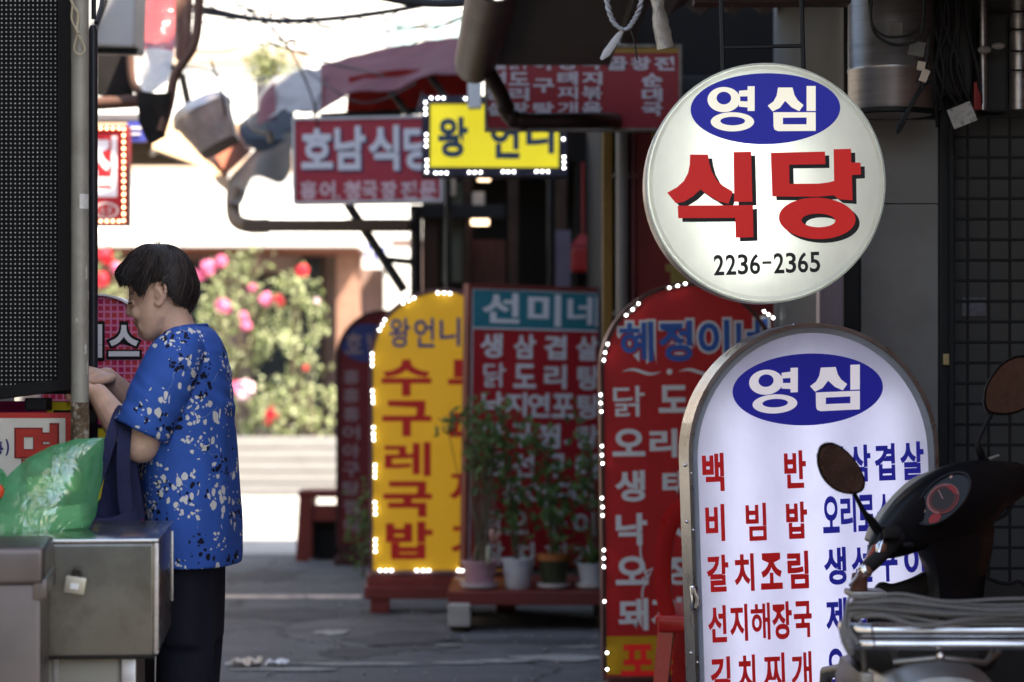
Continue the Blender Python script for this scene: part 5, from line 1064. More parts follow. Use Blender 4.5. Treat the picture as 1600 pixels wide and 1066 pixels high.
# tunic
def floral():
    m = mat('blue_floral_cloth', (.030, .105, .42), .75, var=.12, scale=5, bump=.15, bscale=500, spec=.2); n = m.node_tree.nodes; L = m.node_tree.links.new; b = n['Principled BSDF']
    out = b.inputs['Base Color'].links[0].from_socket; tc = [x for x in n if x.bl_idname == 'ShaderNodeTexCoord'][0]
    def mapv(off, sc=(1, .55, 1), rz=0):
        v = n.new('ShaderNodeMapping'); v.inputs['Location'].default_value = off; v.inputs['Scale'].default_value = sc; v.inputs['Rotation'].default_value = (0, rz, 0); L(tc.outputs['Object'], v.inputs[0])
        w_ = n.new('ShaderNodeTexNoise'); w_.inputs['Scale'].default_value = 45; L(v.outputs[0], w_.inputs['Vector'])
        a = n.new('ShaderNodeVectorMath'); a.operation = 'MULTIPLY_ADD'; a.inputs[1].default_value = (.02,) * 3; L(w_.outputs['Color'], a.inputs[0]); L(v.outputs[0], a.inputs[2]); return a.outputs[0]
    def voro(vec, sc, rnd=1):
        v = n.new('ShaderNodeTexVoronoi'); v.inputs['Scale'].default_value = sc; v.inputs['Randomness'].default_value = rnd; L(vec, v.inputs['Vector']); return v
    def layer(off, csc, crad, psc, prad, col, out, sc=(1, .55, 1), rz=0):
        vec = mapv(off, sc, rz); c = voro(vec, csc, 1); p = voro(vec, psc, .9)
        sep = n.new('ShaderNodeSeparateColor'); L(p.outputs['Color'], sep.inputs[0])
        mask = mth(n, L, 'MULTIPLY', mth(n, L, 'LESS_THAN', c.outputs['Distance'], crad), mth(n, L, 'LESS_THAN', p.outputs['Distance'], mth(n, L, 'MULTIPLY_ADD', sep.outputs[0], prad * .7, prad * .55)))
        x = n.new('ShaderNodeMix'); x.data_type = 'RGBA'; L(mask, x.inputs[0]); L(out, x.inputs[6]); x.inputs[7].default_value = (*col, 1); return x.outputs[2]
    def stems(off, col, out, thr):
        vec = mapv(off, (1, .5, .8)); c = voro(vec, 11); z = n.new('ShaderNodeTexNoise'); z.inputs['Scale'].default_value = 13; z.inputs['Detail'].default_value = 0; L(vec, z.inputs['Vector'])
        d = mth(n, L, 'ABSOLUTE', mth(n, L, 'SUBTRACT', z.outputs[0], .5)); mask = mth(n, L, 'MULTIPLY', mth(n, L, 'LESS_THAN', d, thr), mth(n, L, 'LESS_THAN', c.outputs['Distance'], .42))
        x = n.new('ShaderNodeMix'); x.data_type = 'RGBA'; L(mask, x.inputs[0]); L(out, x.inputs[6]); x.inputs[7].default_value = (*col, 1); return x.outputs[2]
    out = stems((3, 1, 2), (.20, .28, .50), out, .0035)
    out = layer((.3, .7, .1), 12, .44, 58, .40, (.008, .009, .025), out)
    out = layer((1.37, .2, .9), 11.5, .44, 52, .38, (.66, .66, .62), out, (1.2, .55, .75), .5)
    out = layer((2.1, 1.2, .4), 15, .42, 84, .36, (.66, .66, .60), out)
    L(out, b.inputs['Base Color']); return m
bm = BM()
section(bm, [(509, 283, 322, .068), (512, 270, 328, .088), (519, 259, 336, .135), (530, 250, 344, .165), (548, 241, 353, .185), (580, 229, 360, .198), (630, 219, 364, .20), (690, 217, 367, .20), (750, 222, 370, .205), (810, 229, 372, .215), (866, 236, 374, .22), (880, 238, 373, .222)], 40, .92)
for sg in (-1, 1):
    tube(bm, spline([W(302, 540, sg * .125), W(288, 562, sg * .165), W(270, 605, sg * .192), W(252, 645, sg * .205), W(239, 672, sg * .21)], 4), [.052, .066, .066, .064, .067], 24, 1.15)
o = obj('tunic', bm, floral(), t, True, label='royal blue tunic printed with white and black flowers'); remesh(o, .0045, 3, .5)
fold = lambda p: noise.noise(Vector((p.x * 9 + p.y * 5, p.y * 7, p.z * 2.2))) * .010 + noise.noise(Vector((p.x * 20, p.y * 14, p.z * 7 + p.x * 14))) * .0055 + max(0, 1 - abs(p.z - 1.18) / .12) * noise.noise(Vector((p.x * 10 + 4, p.y * 5, p.z * 34 + p.x * 25))) * .006
displace(o, fold)
mt = o.matrix_world
for v in o.data.vertices:       # the hem hangs a little lower at the front
    z = v.co.z
    if z < .98: v.co.z -= max(0, (-(v.co.x + .02) * .16)) * min(1, (.98 - z) / .2)
bm = BM(); tube(bm, [W(321, 509, q * .02) for q in (-1, 0, 1)], .006, 8); q0 = [W(303 + 20 * math.cos(a), 510 - 1.5 * math.cos(a), .069 * math.sin(a)) for a in (2 * math.pi * k / 32 for k in range(32))]; tube(bm, q0 + q0[:1], .0035, 6); obj('collar', bm, o.data.materials[0], t, True)
# trousers and shoes
navy = mat('navy_black_cloth', (.012, .013, .022), .85, var=.2, bump=.15, bscale=300)
bm = BM(); section(bm, [(820, 244, 366, .19), (880, 247, 349, .19), (960, 249, 346, .18), (1000, 250, 344, .175)])
for sg in (-1, 1):
    h = W(298, 940, sg * .088); tube(bm, [h, Vector((h.x - .008, h.y, .47)), Vector((h.x - .005, h.y, .07))], [.074, .070, .062], 20)
o = obj('trousers', bm, navy, t, True); remesh(o, .008, 3); displace(o, lambda p: noise.noise(Vector((p.x * 14, p.y * 10, p.z * 3))) * .007)
for sg in (-1, 1):
    bm = BM(); h = W(298, 940, sg * .088); f = Vector((h.x - .03, h.y, 0)); n_ = 20
    loft(bm, [[f + Vector((-.04 + rx * math.cos(a) - ox, ry * math.sin(a), z)) for a in (2 * math.pi * k / n_ for k in range(n_))] for rx, ry, ox, z in ((.115, .042, 0, .003), (.12, .045, 0, .02), (.115, .043, 0, .04), (.09, .038, -.03, .065), (.05, .036, -.06, .085))]); obj('shoe', bm, blackmatt, t, True)
# hair
hair = mat('dark_brown_hair', (.016, .010, .009), .48, var=.4, scale=40, stretch=(1, 1, 1)); _n = hair.node_tree.nodes; _g0 = _n.new('ShaderNodeNewGeometry'); _mx = _n.new('ShaderNodeMix'); _mx.data_type = 'RGBA'; _mx.inputs[6].default_value = (.004, .003, .003, 1); _mx.inputs[7].default_value = (.030, .017, .013, 1)
hair.node_tree.links.new(_g0.outputs['Random Per Island'], _mx.inputs[0]); hair.node_tree.links.new(_mx.outputs[2], _n['Principled BSDF'].inputs['Base Color'])
hair.node_tree.nodes['Principled BSDF'].inputs['Sheen Weight'].default_value = .15
hx = [(0, 442), (30, 445), (52, 447), (62, 453), (71.5, 467), (79, 456), (86, 444), (98, 441.5), (109, 449), (116, 461), (127, 474), (150, 480), (180, 483)]
def hl(ph):
    a = abs((ph + 180) % 360 - 180)
    for (a0, y0), (a1, y1) in zip(hx, hx[1:]):
        if a0 <= a <= a1: return y0 + (y1 - y0) * (a - a0) / (a1 - a0)
    return 484
prof = [(0, 381.5), (.2, 383), (.42, 388), (.63, 397), (.8, 410), (.92, 425), (1, 441)]
def hp(ph, s, lift=0.0):       # s: 0 crown to 1 hairline
    y1 = hl(ph); y = None; L_ = 1.0
    ymax = y1; yy = 381.5 + (ymax - 381.5) * (1 - math.cos(s * math.pi / 2)) if ymax < 450 else 381.5 + (ymax - 381.5) * (s ** 1.75)
    rad = 1.0
    for (r0, q0), (r1, q1) in zip(prof, prof[1:]):
        if q0 <= yy <= q1: rad = r0 + (r1 - r0) * (yy - q0) / (q1 - q0)
    if yy > 452: rad = 1 - ((yy - 452) / 60) ** 2 * .35
    a = R(ph); cx_ = 246
    rx = (57 if math.cos(a) > 0 else 57) * rad; ry = (.089) * rad
    bmp = max(0, 1 - abs(s - .80) / .22)
    if math.cos(a) > .1: rx += bmp * bmp * (3 - 2 * bmp) * 5.0 * math.cos(a) - max(0, s - .9) * 42 * math.cos(a)
    elif math.cos(a) < -.2: rx += bmp * 1.5 * -math.cos(a) - max(0, s - .88) * 30 * -math.cos(a)
    p = W(cx_ - rx * math.cos(a), yy, -ry * math.sin(a)); c0 = W(cx_, min(yy, 450)); return p + (p - c0).normalized() * lift
bm = BM(); na, ns = 72, 16; g_ = []
for i in range(na):
    ph = i * 360 / na; g_.append([hp(ph, .02 + .98 * j / ns, .002 + .009 * noise.noise(Vector((math.cos(R(ph)) * 2.4, math.sin(R(ph)) * 2.4, j * .10 + 3))) + .004 * noise.noise(Vector((math.cos(R(ph)) * 9, math.sin(R(ph)) * 9, j * .15)))) for j in range(ns + 1)])
V = [[bm.verts.new(p) for p in c_] for c_ in g_]
inn_ = [[bm.verts.new(W(246, 450).lerp(p, .80) if j else p.lerp(W(246, 430), .2)) for j, p in enumerate(c_)] for c_ in g_]
for i in range(na):
    k = (i + 1) % na
    for j in range(ns): bm.faces.new((V[i][j], V[i][j + 1], V[k][j + 1], V[k][j]))
    bm.faces.new((V[i][ns], inn_[i][ns], inn_[k][ns], V[k][ns]))
bm.faces.new([V[i][0] for i in range(na)])
rh = random.Random(5)
for _ in range(4200):
    ph = rh.uniform(0, 360); s0 = rh.uniform(0, .8); s1 = s0 + rh.uniform(.25, .6); dph = rh.uniform(-9, 9) - (10 if 30 < ph < 150 else 0)
    over = rh.uniform(-.02, .10) if rh.random() < .7 else 0; s1 = min(1 + over, s1)
    pts = []; lf = rh.uniform(.0022, .0075) + .006 * max(0, noise.noise(Vector((math.cos(R(ph)) * 3, math.sin(R(ph)) * 3, s0 * 2)))); wv = rh.uniform(0, .006)
    for k in range(6):
        f = k / 5; ss = s0 + (s1 - s0) * f; p = hp(ph + dph * f + math.sin(f * 5 + ph) * 1.2, min(ss, 1.0), lf + wv * math.sin(f * math.pi))
        if ss > 1: p.z -= (ss - 1) * .085; p.x += (ss - 1) * (.03 if math.cos(R(ph)) > .3 else -.01)
        pts.append(p)
    wd = rh.uniform(.0006, .0015); c0 = W(246, 440)
    nrm_ = (pts[2] - c0).normalized(); tn = (pts[-1] - pts[0]).normalized(); sd_ = nrm_.cross(tn).normalized() * wd
    ws = (.4, 1, 1, .9, .6, .05)
    va = [(bm.verts.new(p - sd_ * q), bm.verts.new(p + sd_ * q + nrm_ * .0006)) for p, q in zip(pts, ws)]
    for a, b in zip(va, va[1:]): bm.faces.new((a[0], a[1], b[1], b[0]))
for _ in range(420):
    ph = rh.uniform(0, 360); s0 = rh.uniform(.05, .7); L_ = rh.uniform(.25, .5); dph = rh.uniform(-16, 16) - (14 if 30 < ph < 150 else 0); lf = rh.uniform(.003, .009)
    pts = []
    for k in range(6):
        f = k / 5; ss = s0 + L_ * f; p = hp(ph + dph * f, min(ss, 1.0), lf * (1 - .3 * f) + .003)
        if ss > 1: p.z -= (ss - 1) * .10; p += (p - W(246, 440)).normalized() * (ss - 1) * .01
        pts.append(p)
    tube(bm, spline(pts, 2), [.0010, .0030, .0034, .0030, .0018, .0003], 6, .5)
for _ in range(110):
    ph = rh.uniform(0, 360); p = hp(ph, rh.uniform(0, .55), .003); d = (p - W(246, 440)).normalized(); q = p + d * rh.uniform(.006, .016) + rvec(rh) * .012; tube(bm, spline([p, p.lerp(q, .5) + rvec(rh) * .004, q], 3), .0004, 3)
obj('hair', bm, hair, t, True, nrm=False)
bm = BM()
for sg in (-1, 1): tube(bm, spline([W(203.5, 473, sg * .024), W(205.5, 475, sg * .040), W(211, 474.5, sg * .051)], 4), .0024, 6); tube(bm, spline([W(204, 463, sg * .018), W(207, 459.5, sg * .034), W(214, 461, sg * .052)], 4), .0028, 6, .5)
obj('eyebrow', bm, hair, t, True)
# navy tote bag over her forearm
t = thing('tote_bag', 'navy cloth tote bag hanging from the woman\'s left forearm', 'bag', W(195, 900, -.25))
nb = mat('navy_tote_cloth', (.022, .026, .075), .85, var=.2, bump=.25, bscale=260)
bm = BM()
yb = -.245
def strap(pts, w_):
    pts = spline(pts, 6); rings = []
    for i, p in enumerate(pts):
        tn = (pts[min(i + 1, len(pts) - 1)] - pts[max(i - 1, 0)]).normalized(); sd_ = tn.cross(Vector((0, 1, 0)))
        if sd_.length < .2: sd_ = Vector((1, 0, 0))
        sd_.normalize(); rings.append([p + sd_ * w_, p + Vector((0, .004, 0)) + sd_ * w_ * .9, p + Vector((0, .004, 0)) - sd_ * w_ * .9, p - sd_ * w_])
    loft(bm, rings)
strap([W(222, 632, -.02), W(214, 634, -.14), W(207, 645, -.205), W(196, 690, yb), W(180, 740, yb), W(160, 795, yb), W(150, 830, yb)], .014)
strap([W(226, 640, -.02), W(222, 640, -.14), W(220, 650, -.212), W(220, 700, yb - .02), W(221, 760, yb - .02), W(226, 800, yb - .02), W(228, 830, yb - .01)], .016)
obj('strap', bm, nb, t, True)
bm = BM(); prism(bm, [W(207, 655, yb + .03), W(224, 650, yb + .03), W(234, 720, yb + .04), W(246, 805, yb + .04), W(150, 805, yb + .04), W(168, 765, yb + .04), W(190, 700, yb + .04)], (0, .012, 0)); obj('back_panel', bm, nb, t)
bm = BM(); n_ = 28
def sec(py, xl, xr, dp): 
    a, b = W(xl, py, yb), W(xr, py, yb); c = (a + b) / 2; return [c + Vector(((b.x - a.x) / 2 * math.cos(q), dp * math.sin(q), .012 * math.cos(2 * q))) for q in (2 * math.pi * k / n_ for k in range(n_))]
loft(bm, [sec(812, 160, 226, .03), sec(800, 154, 232, .05), sec(792, 150, 234, .055), sec(800, 146, 238, .065), sec(830, 140, 248, .075), sec(900, 136, 247, .08), sec(990, 138, 246, .075), sec(1010, 150, 236, .05)])
o = obj('body', bm, nb, t, True); displace(o, lambda p: noise.noise(p * 12) * .012)
bm = BM(); prism(bm, [W(183, 722, yb + .02), W(190, 724, yb + .02), W(181, 772, yb + .02), W(172, 784, yb + .02)], (0, .004, 0)); tag(obj('packet', bm, yv), 'thin yellow packet showing inside the navy tote bag', 'packet')

# ------------------------------------------------------------------ shelf and pot plants
t = thing('wooden_shelf', 'low dark red wooden shelf carrying the potted plants', 'shelf', P(830, 975, 11.95))
bm = BM(); a, b = P(700, 925, 11.75), P(975, 925, 11.75); zs_ = a.z; box(bm, (a.x, 11.75, zs_ - .065), (b.x, 12.75, zs_), .006); obj('board', bm, redpaint, t)
bm = BM(); box(bm, (a.x + .01, 11.78, .0), (a.x + .10, 12.0, zs_ - .066), .004); obj('leg', bm, darkwood, t)
for q in (((b.x - .12, 11.78, .0), (b.x - .03, 12.0, zs_ - .066)), ((a.x + .01, 12.5, 0), (a.x + .1, 12.7, zs_ - .066)), ((b.x - .12, 12.5, .0), (b.x - .03, 12.7, zs_ - .066))): bm = BM(); box(bm, *q, .004); obj('leg', bm, darkwood, t)
bm = BM(); pbox(bm, 700, 945, 735, 980, 11.66, 11.80, .01); c_ = obj('concrete_block', bm, concrete); tag(c_, 'grey concrete block under the left end of the dark red shelf', 'block')
potm = [('pink plastic flower pot with white saucer, leftmost on the dark red shelf', 750, 27, 878, 922, mat('pink_plastic', (.46, .27, .32), .45), 1), ('white tapered flower pot between the pink and the dark green pots', 809, 25, 880, 928, mat('white_plastic', (.55, .58, .64), .4), 0), ('dark green flower pot with orange rim and white saucer', 865, 24, 868, 922, mat('dark_green_plastic', (.045, .055, .03), .4), 1), ('white flower pot with saucer beside the red led sign, rightmost on the shelf', 925, 23, 882, 922, mat('white_ceramic', (.5, .54, .6), .3), 1)]
saucer = mat('white_saucer', (.55, .54, .56), .4)
for lab, px, hw, yt, yb_, m_, sc in potm:
    c = P(px, 930, 11.93); c.z = zs_; t = thing('flower_pot', lab, 'flower pot', c, group='potted plants on the red shelf'); k = 11.93 / F
    h = (yb_ - yt) * k; r = hw * k; z0 = .012 if sc else .001
    bm = BM(); lathe(bm, (c.x, c.y, c.z), [(r * .72, z0), (r * .78, z0 + .004), (r * .97, h * .9), (r * 1.05, h * .9), (r * 1.06, h), (r * .96, h), (r * .9, h * .85)], 24); o = obj('pot', bm, m_, t, True)
    if 'orange' in lab:
        bm = BM(); lathe(bm, (c.x, c.y, c.z), [(r * 1.02, h * .82), (r * 1.08, h * .83), (r * 1.08, h * 1.01), (r * .95, h * 1.01)], 24); obj('rim', bm, mat('terracotta_rim', (.30, .10, .03), .5), t, True)
    if sc:
        bm = BM(); lathe(bm, (c.x, c.y, c.z), [(r * .7, .0015), (r * 1.05, .012), (r * 1.12, .03), (r * 1.06, .03), (r * .8, .013)], 24); obj('saucer', bm, saucer, t, True)
    bm = BM(); lathe(bm, (c.x, c.y, c.z), [(r * .95, h * .82), (r * .5, h * .86), (.002, h * .87)], 16); obj('soil', bm, mat('potting_soil', (.03, .022, .016), .95, bump=.6), t, True)
    top = c + Vector((0, 0, h * .86)); fo, st = BM(), BM(); rp = random.Random(px)
    if px == 750:
        for k_ in range(9):
            e = P(750 + rp.uniform(-26, 34), rp.uniform(640, 760), 11.93); e.y += rp.uniform(-.08, .08); mid = top.lerp(e, .5) + Vector((rp.uniform(-.03, .03), rp.uniform(-.03, .03), 0)); tube(st, spline([top + Vector((rp.uniform(-.03, .03), rp.uniform(-.02, .02), 0)), mid, e]), [.006, .003], 5)
            for _ in range(21): leaf(fo, mid.lerp(e, rp.uniform(.3, 1.1)) + rvec(rp) * .07, rvec(rp), rvec(rp), rp.uniform(.04, .065), .028)
        for (x, y) in ((715, 650), (700, 668), (735, 640), (770, 655), (800, 690), (790, 640), (826, 690), (815, 660)):
            e = P(x, y, 11.9); tube(st, spline([top.lerp(e, .6), top.lerp(e, .8) + rvec(rp) * .03, e]), .002, 4)
            for _ in range(22): leaf(fo, e + rvec(rp) * .06, rvec(rp), rvec(rp), .045, .022)
        fb = BM(); fc = P(773, 838, 11.85)
        for _ in range(30): leaf(fb, fc + rvec(rp) * .025, rvec(rp), rvec(rp), .03, .022)
        obj('flower', fb, mat('dusty_pink_petal', (.50, .30, .27), .6), t, nrm=False)
        fb = BM(); q = P(763, 868, 11.85); ball(fb, q, (.013, .013, .05)); obj('cactus', fb, mat('grey_cactus', (.40, .40, .30), .6), t, True)
        fb = BM()
        for k_ in range(10): tube(fb, spline([top + Vector((rp.uniform(-.05, .03), rp.uniform(-.03, .03), 0)), P(755 + rp.uniform(-20, 20), 790, 11.93), P(750 + rp.uniform(-28, 18), 690, 11.93)]), .0035, 4)
        obj('dry_stem', fb, mat('dry_stalk', (.20, .16, .12), .8), t, True)
    elif px == 925:
        for k_ in range(34):
            d = Vector((rp.uniform(-1, 1), rp.uniform(-.6, .3), rp.uniform(.2, 1.2))).normalized(); L_ = rp.uniform(.10, .2)
            leaf(fo, top, d, Vector((0, 0, 1)), L_, .022)
            leaf(fo, top + d * L_ * .8, d + Vector((0, 0, -.8)), Vector((0, 0, 1)), L_ * .8, .018)
        for k_ in range(3):
            e = P(900 + 12 * k_, 650 + 40 * k_, 11.95); tube(st, spline([top, top.lerp(e, .5) + Vector((.03, 0, 0)), e]), .004, 5)
            for _ in range(22): leaf(fo, top.lerp(e, rp.uniform(.5, 1.05)) + rvec(rp) * .06, rvec(rp), rvec(rp), .06, .028)
    else:
        for k_ in range(6):
            e = P(px + rp.uniform(-30, 30), rp.uniform(690, 790), 11.95); e.y += rp.uniform(-.05, .05); tube(st, spline([top + Vector((rp.uniform(-.02, .02), 0, 0)), top.lerp(e, .5) + rvec(rp) * .03, e]), .004, 5)
            for _ in range(18 if px == 809 else 27): leaf(fo, top.lerp(e, rp.uniform(.3, 1.1)) + rvec(rp) * .075, rvec(rp) + Vector((0, 0, .3)), rvec(rp), rp.uniform(.045, .075), .036)
    obj('foliage', fo, potleaf, t, nrm=False); obj('stem', st, stemm, t, True)
# small plant by the yellow sign, stool and bench far down the alley
t = thing('small_shrub', 'small green plant in the shade between the maroon and yellow arch signs', 'plant', P(568, 880, 15.0))
fo, st = BM(), BM(); c = P(568, 820, 15.0); rp = random.Random(2); base = P(568, 905, 15.0)
tube(st, [(base.x, base.y, 0), c], .008, 5)
for _ in range(140): leaf(fo, c + Vector((rp.gauss(0, .05), rp.gauss(0, .05), rp.gauss(0, .12))), rvec(rp), rvec(rp), .05, .028)
obj('foliage', fo, potleaf, t, nrm=False); obj('stem', st, stemm, t)
t = thing('red_bench', 'small dark red bench with a crate under it far down the alley', 'bench', P(500, 872, 16.6))
a, b = P(468, 765, 16.4), P(560, 765, 16.4)
bm = BM(); box(bm, (a.x, 16.3, a.z - .05), (b.x, 16.7, a.z), .01); obj('seat', bm, redpaint, t)
for x in (a.x + .005, b.x - .095):
    for y in (16.31, 16.64): bm = BM(); loft(bm, [[Vector((x + dx + sh, y + dy, z)) for dx, dy in ((0, 0), (.09, 0), (.09, .05), (0, .05))] for z, sh in ((0, -.025 if x < b.x - .1 else .02), (a.z - .051, 0))]); obj('leg', bm, redpaint, t)
bm = BM(); box(bm, (a.x + .085, 16.33, .27), (b.x - .085, 16.37, a.z - .1), .005); obj('rail', bm, redpaint, t)
t = thing('storage_crate', 'dark plastic crate tucked under the red bench', 'crate', P(510, 872, 16.6))
bm = BM(); ringprism(bm, [(a.x + .09, .01), (b.x - .08, .01), (b.x - .08, .26), (a.x + .09, .26)], [(a.x + .11, .03), (b.x - .10, .03), (b.x - .10, .24), (a.x + .11, .24)], 16.40, 16.66); box(bm, (a.x + .105, 16.45, .03), (b.x - .095, 16.6, .235)); obj('body', bm, blackmatt, t)
bm = BM(); box(bm, (a.x + .08, 16.39, .245), (b.x - .07, 16.67, .275), .006); obj('lid', bm, blackmatt, t)
# loose chippings
bm = BM(); rp = random.Random(4)
for _ in range(260):
    Y = rp.uniform(9.2, 16); x = rp.uniform(-1.6, .4); q = rp.uniform(.003, .010); b_ = bmesh.new(); bmesh.ops.create_icosphere(b_, subdivisions=1, radius=q)
    for v in b_.verts: v.co = Vector((v.co.x * rp.uniform(.7, 1.4), v.co.y * rp.uniform(.7, 1.4), v.co.z * .6)) + Vector((x, Y, q * .45 + .003))
    merge(bm, b_)
o = tag(obj('chippings', bm, mat('stone_chippings', (.32, .31, .30), .9, var=.4, scale=3)), 'scattered stone chippings lying loose on the alley asphalt', 'gravel', kind='stuff')
# litter
c = P(385, 1040, CAMH * F / (1042 - HZ)); rp = random.Random(8)
for lab, dx, w_, m_ in (('crumpled beige paper scrap on the asphalt beside the woman', 0, .06, paper), ('flat white paper scrap lying right of the crumpled beige scrap', .13, .045, white), ('small white scrap lying left of the crumpled beige paper', -.07, .02, white)):
    bm = BM(); n_ = 8; g_ = [[bm.verts.new((c.x + dx + (i / n_ - .5) * 2 * w_ + rp.uniform(-1, 1) * .004, c.y + (j / n_ - .5) * w_ * 2.2 + (i / n_) * .03, .010 + abs(noise.noise(Vector((i * .6, j * .6, dx * 30)))) * w_ * .9)) for j in range(n_ + 1)] for i in range(n_ + 1)]
    for i in range(n_):
        for j in range(n_): bm.faces.new((g_[i][j], g_[i + 1][j], g_[i + 1][j + 1], g_[i][j + 1]))
    tag(obj('paper_scrap', bm, m_, None, True, nrm=False), lab, 'litter')

# ------------------------------------------------------------------ red plastic chair
redpl = mat('red_plastic', (.55, .016, .014), .28, var=.08, coat=.35, dirt=.15, dcol=(.2, .03, .03))
c = P(1130, 1000, 7.6)
t = thing('plastic_chair', 'red plastic chair with rounded open back, half hidden by the white arch sign', 'chair', (c.x, 7.6, 0), Matrix.Rotation(R(-12), 3, 'Z'))
hw = .213; zt2 = P(0, 769, 7.6).z; zse = P(0, 962, 7.6).z
def hoop(d, n=40): return [(hw - d) * math.copysign(abs(math.cos(a)) ** .55, math.cos(a)) for a in ()] or [(-(hw - d) + .012, zse)] + [((hw - d) * math.copysign(abs(math.cos(a)) ** .62, math.cos(a)), zse + .06 + (zt2 - d - zse - .06) * math.sin(a) ** .62) for a in (math.pi - math.pi * k / n for k in range(n + 1))] + [((hw - d) - .012, zse)]
A, B = hoop(0), hoop(.05); rg = []
for a0, b0 in zip(A, B):
    m0 = ((a0[0] + b0[0]) / 2, (a0[1] + b0[1]) / 2); lean = lambda z: -.10 * ((z - zse) / (zt2 - zse)) ** 1.3
    rg.append([Vector((p_[0], lean(p_[1]) + o_, p_[1])) for p_, o_ in ((a0, .014), (a0, -.004), (m0, -.014), (b0, -.004), (b0, .014), (m0, .006))])
bm = BM(); loft(bm, rg); obj('backrest', bm, redpl, t, True, True)
for x in (-.075, .0, .075): bm = BM(); loft(bm, [[Vector((x + dx, y_ + dy, z_)) for dx, dy in ((-.016, -.004), (.016, -.004), (.016, .004), (-.016, .004))] for z_, y_ in ((zse, .0), (zse + .2, -.04), (zt2 - .03, -.095))]); obj('back_slat', bm, redpl, t, False, True)
bm = BM(); box(bm, (-.215, -.02, zse - .035), (.215, .44, zse), .014, segs=3); box(bm, (-.205, -.026, zse - .055), (.205, -.002, zse - .012), .010, segs=3); obj('seat', bm, redpl, t, True, True)
for x in (-.205, .155):
    for y in (-.012, .38): bm = BM(); loft(bm, [[Vector((x + dx * w_ + sx * (.03 if x > 0 else -.03), y + dy * w_ - (.05 * sx if y < .1 else -.02 * sx), z)) for dx, dy in ((0, 0), (.05, 0), (.05, .04), (0, .04))] for z, sx, w_ in ((0, 1, .8), (zse - .036, 0, 1))]); obj('leg', bm, redpl, t, False, True)

# ------------------------------------------------------------------ scooter
t = thing('scooter', 'black motor scooter seen from behind with chrome rack, bungee cords and two mirrors', 'scooter', P(1480, 1300, 5.2) * Vector((1, 1, 0)) if 0 else (P(1480, 0, 5.2).x, 5.2, 0))
gloss = mat('scuffed_black_scooter_plastic', (.007, .008, .010), .32, var=.2, dirt=.25, dcol=(.02, .02, .02), spec=.16)
grime = mat('grey_alloy', (.30, .29, .27), .4, .85, var=.25, dirt=.6, dcol=(.10, .09, .07), dscale=9)
def Q(px, py, dy=0):           # handlebar plane: nearer at the left end
    Y = 5.35 + (px - 1340) / 260 * .40 + dy; return P(px, py, Y)
def blob(bm, st, n=24, flat=.8):
    rings = []; m_ = len(st)
    for i, (px, py, r, *e) in enumerate(st):
        p = Q(px, py); a = Q(*st[max(i - 1, 0)][:2]); b = Q(*st[min(i + 1, m_ - 1)][:2]); tn = (b - a).normalized(); u = (Vector((0, 0, 1)) - tn * tn.z).normalized(); v = tn.cross(u)
        f = e[0] if e else flat; rings.append([p + u * r * math.cos(q) + v * r * f * math.sin(q) for q in (2 * math.pi * k / n for k in range(n))])
    R3 = []
    for k in range(n):
        pass
    cols = [spline([rg[k] for rg in rings], 5) for k in range(n)]
    loft(bm, [[cols[k][i] for k in range(n)] for i in range(len(cols[0]))])
bm = BM()
blob(bm, [(1360, 868, .012), (1372, 856, .030), (1395, 838, .052), (1425, 816, .070), (1455, 800, .082), (1490, 785, .088), (1525, 772, .080), (1555, 760, .062), (1580, 753, .048), (1592, 749, .040), (1598, 747, .01)], flat=.75)
limb2 = [(1462, 812), (1478, 850), (1490, 885), (1500, 925), (1510, 1000)]
o = obj('handlebar_cover', bm, gloss, t, True)
bm = BM(); loft(bm, [[Q(x - hw_, y, .02), Q(x - hw_ * .6, y, -.06), Q(x + hw_ * .6, y, -.06), Q(x + hw_, y, .02), Q(x + hw_ * .6, y, .12), Q(x - hw_ * .6, y, .12)] for x, y, hw_ in ((1480, 790, 70), (1488, 830, 66), (1492, 865, 58), (1494, 900, 46), (1494, 940, 42), (1492, 1020, 44))]); obj('steering_column', bm, gloss, t, True)
bm = BM(); tube(bm, spline([Q(1357, 845, .05), Q(1366, 826, .05), Q(1392, 792, .05), (Q(1428, 757, .05)), Q(1468, 738, .05), Q(1510, 730, .05), Q(1560, 712, .05)]), [.010, .013, .014, .014, .009, .005, .004], 10, .8); obj('cowl_edge_highlight', bm, mat('grey_edge_highlight', (.32, .31, .28), .35, .2, dirt=.4), t, True)  # pale cowling rim, its grey also carries the glossy edge highlight
# speedometer set into an oval recess
cc = Q(1474, 781, -.115); ax = (Q(1500, 768) - Q(1440, 795)).normalized(); nrm3 = Vector((-.30, -.90, .42)).normalized(); ax = (ax - nrm3 * ax.dot(nrm3)).normalized(); az_ = nrm3.cross(ax) * -1
if az_.z < 0: az_ = -az_
def disc(bm, c, ra, rb, th, n=36, off=0, a0=0, a1=2 * math.pi, r_in=0):
    pts = [c + nrm3 * off + ax * ra * math.cos(q) + az_ * rb * math.sin(q) for q in (a0 + (a1 - a0) * k / n for k in range(n + (0 if a1 - a0 > 6.2 else 1)))]
    if r_in: 
        inn2 = [c + nrm3 * off + ax * ra * r_in * math.cos(q) + az_ * rb * r_in * math.sin(q) for q in (a0 + (a1 - a0) * k / n for k in range(n + 1))]
        out2 = [c + nrm3 * off + ax * ra * math.cos(q) + az_ * rb * math.sin(q) for q in (a0 + (a1 - a0) * k / n for k in range(n + 1))]
        for i in range(n): prism(bm, [out2[i], out2[i + 1], inn2[i + 1], inn2[i]], nrm3 * th)
    else: prism(bm, pts, nrm3 * th)
bm = BM(); disc(bm, cc, .076, .041, .012, 40, -.008); sp_ = obj('dashboard', bm, mat('dash_black', (.006, .006, .006), .25), t, True)
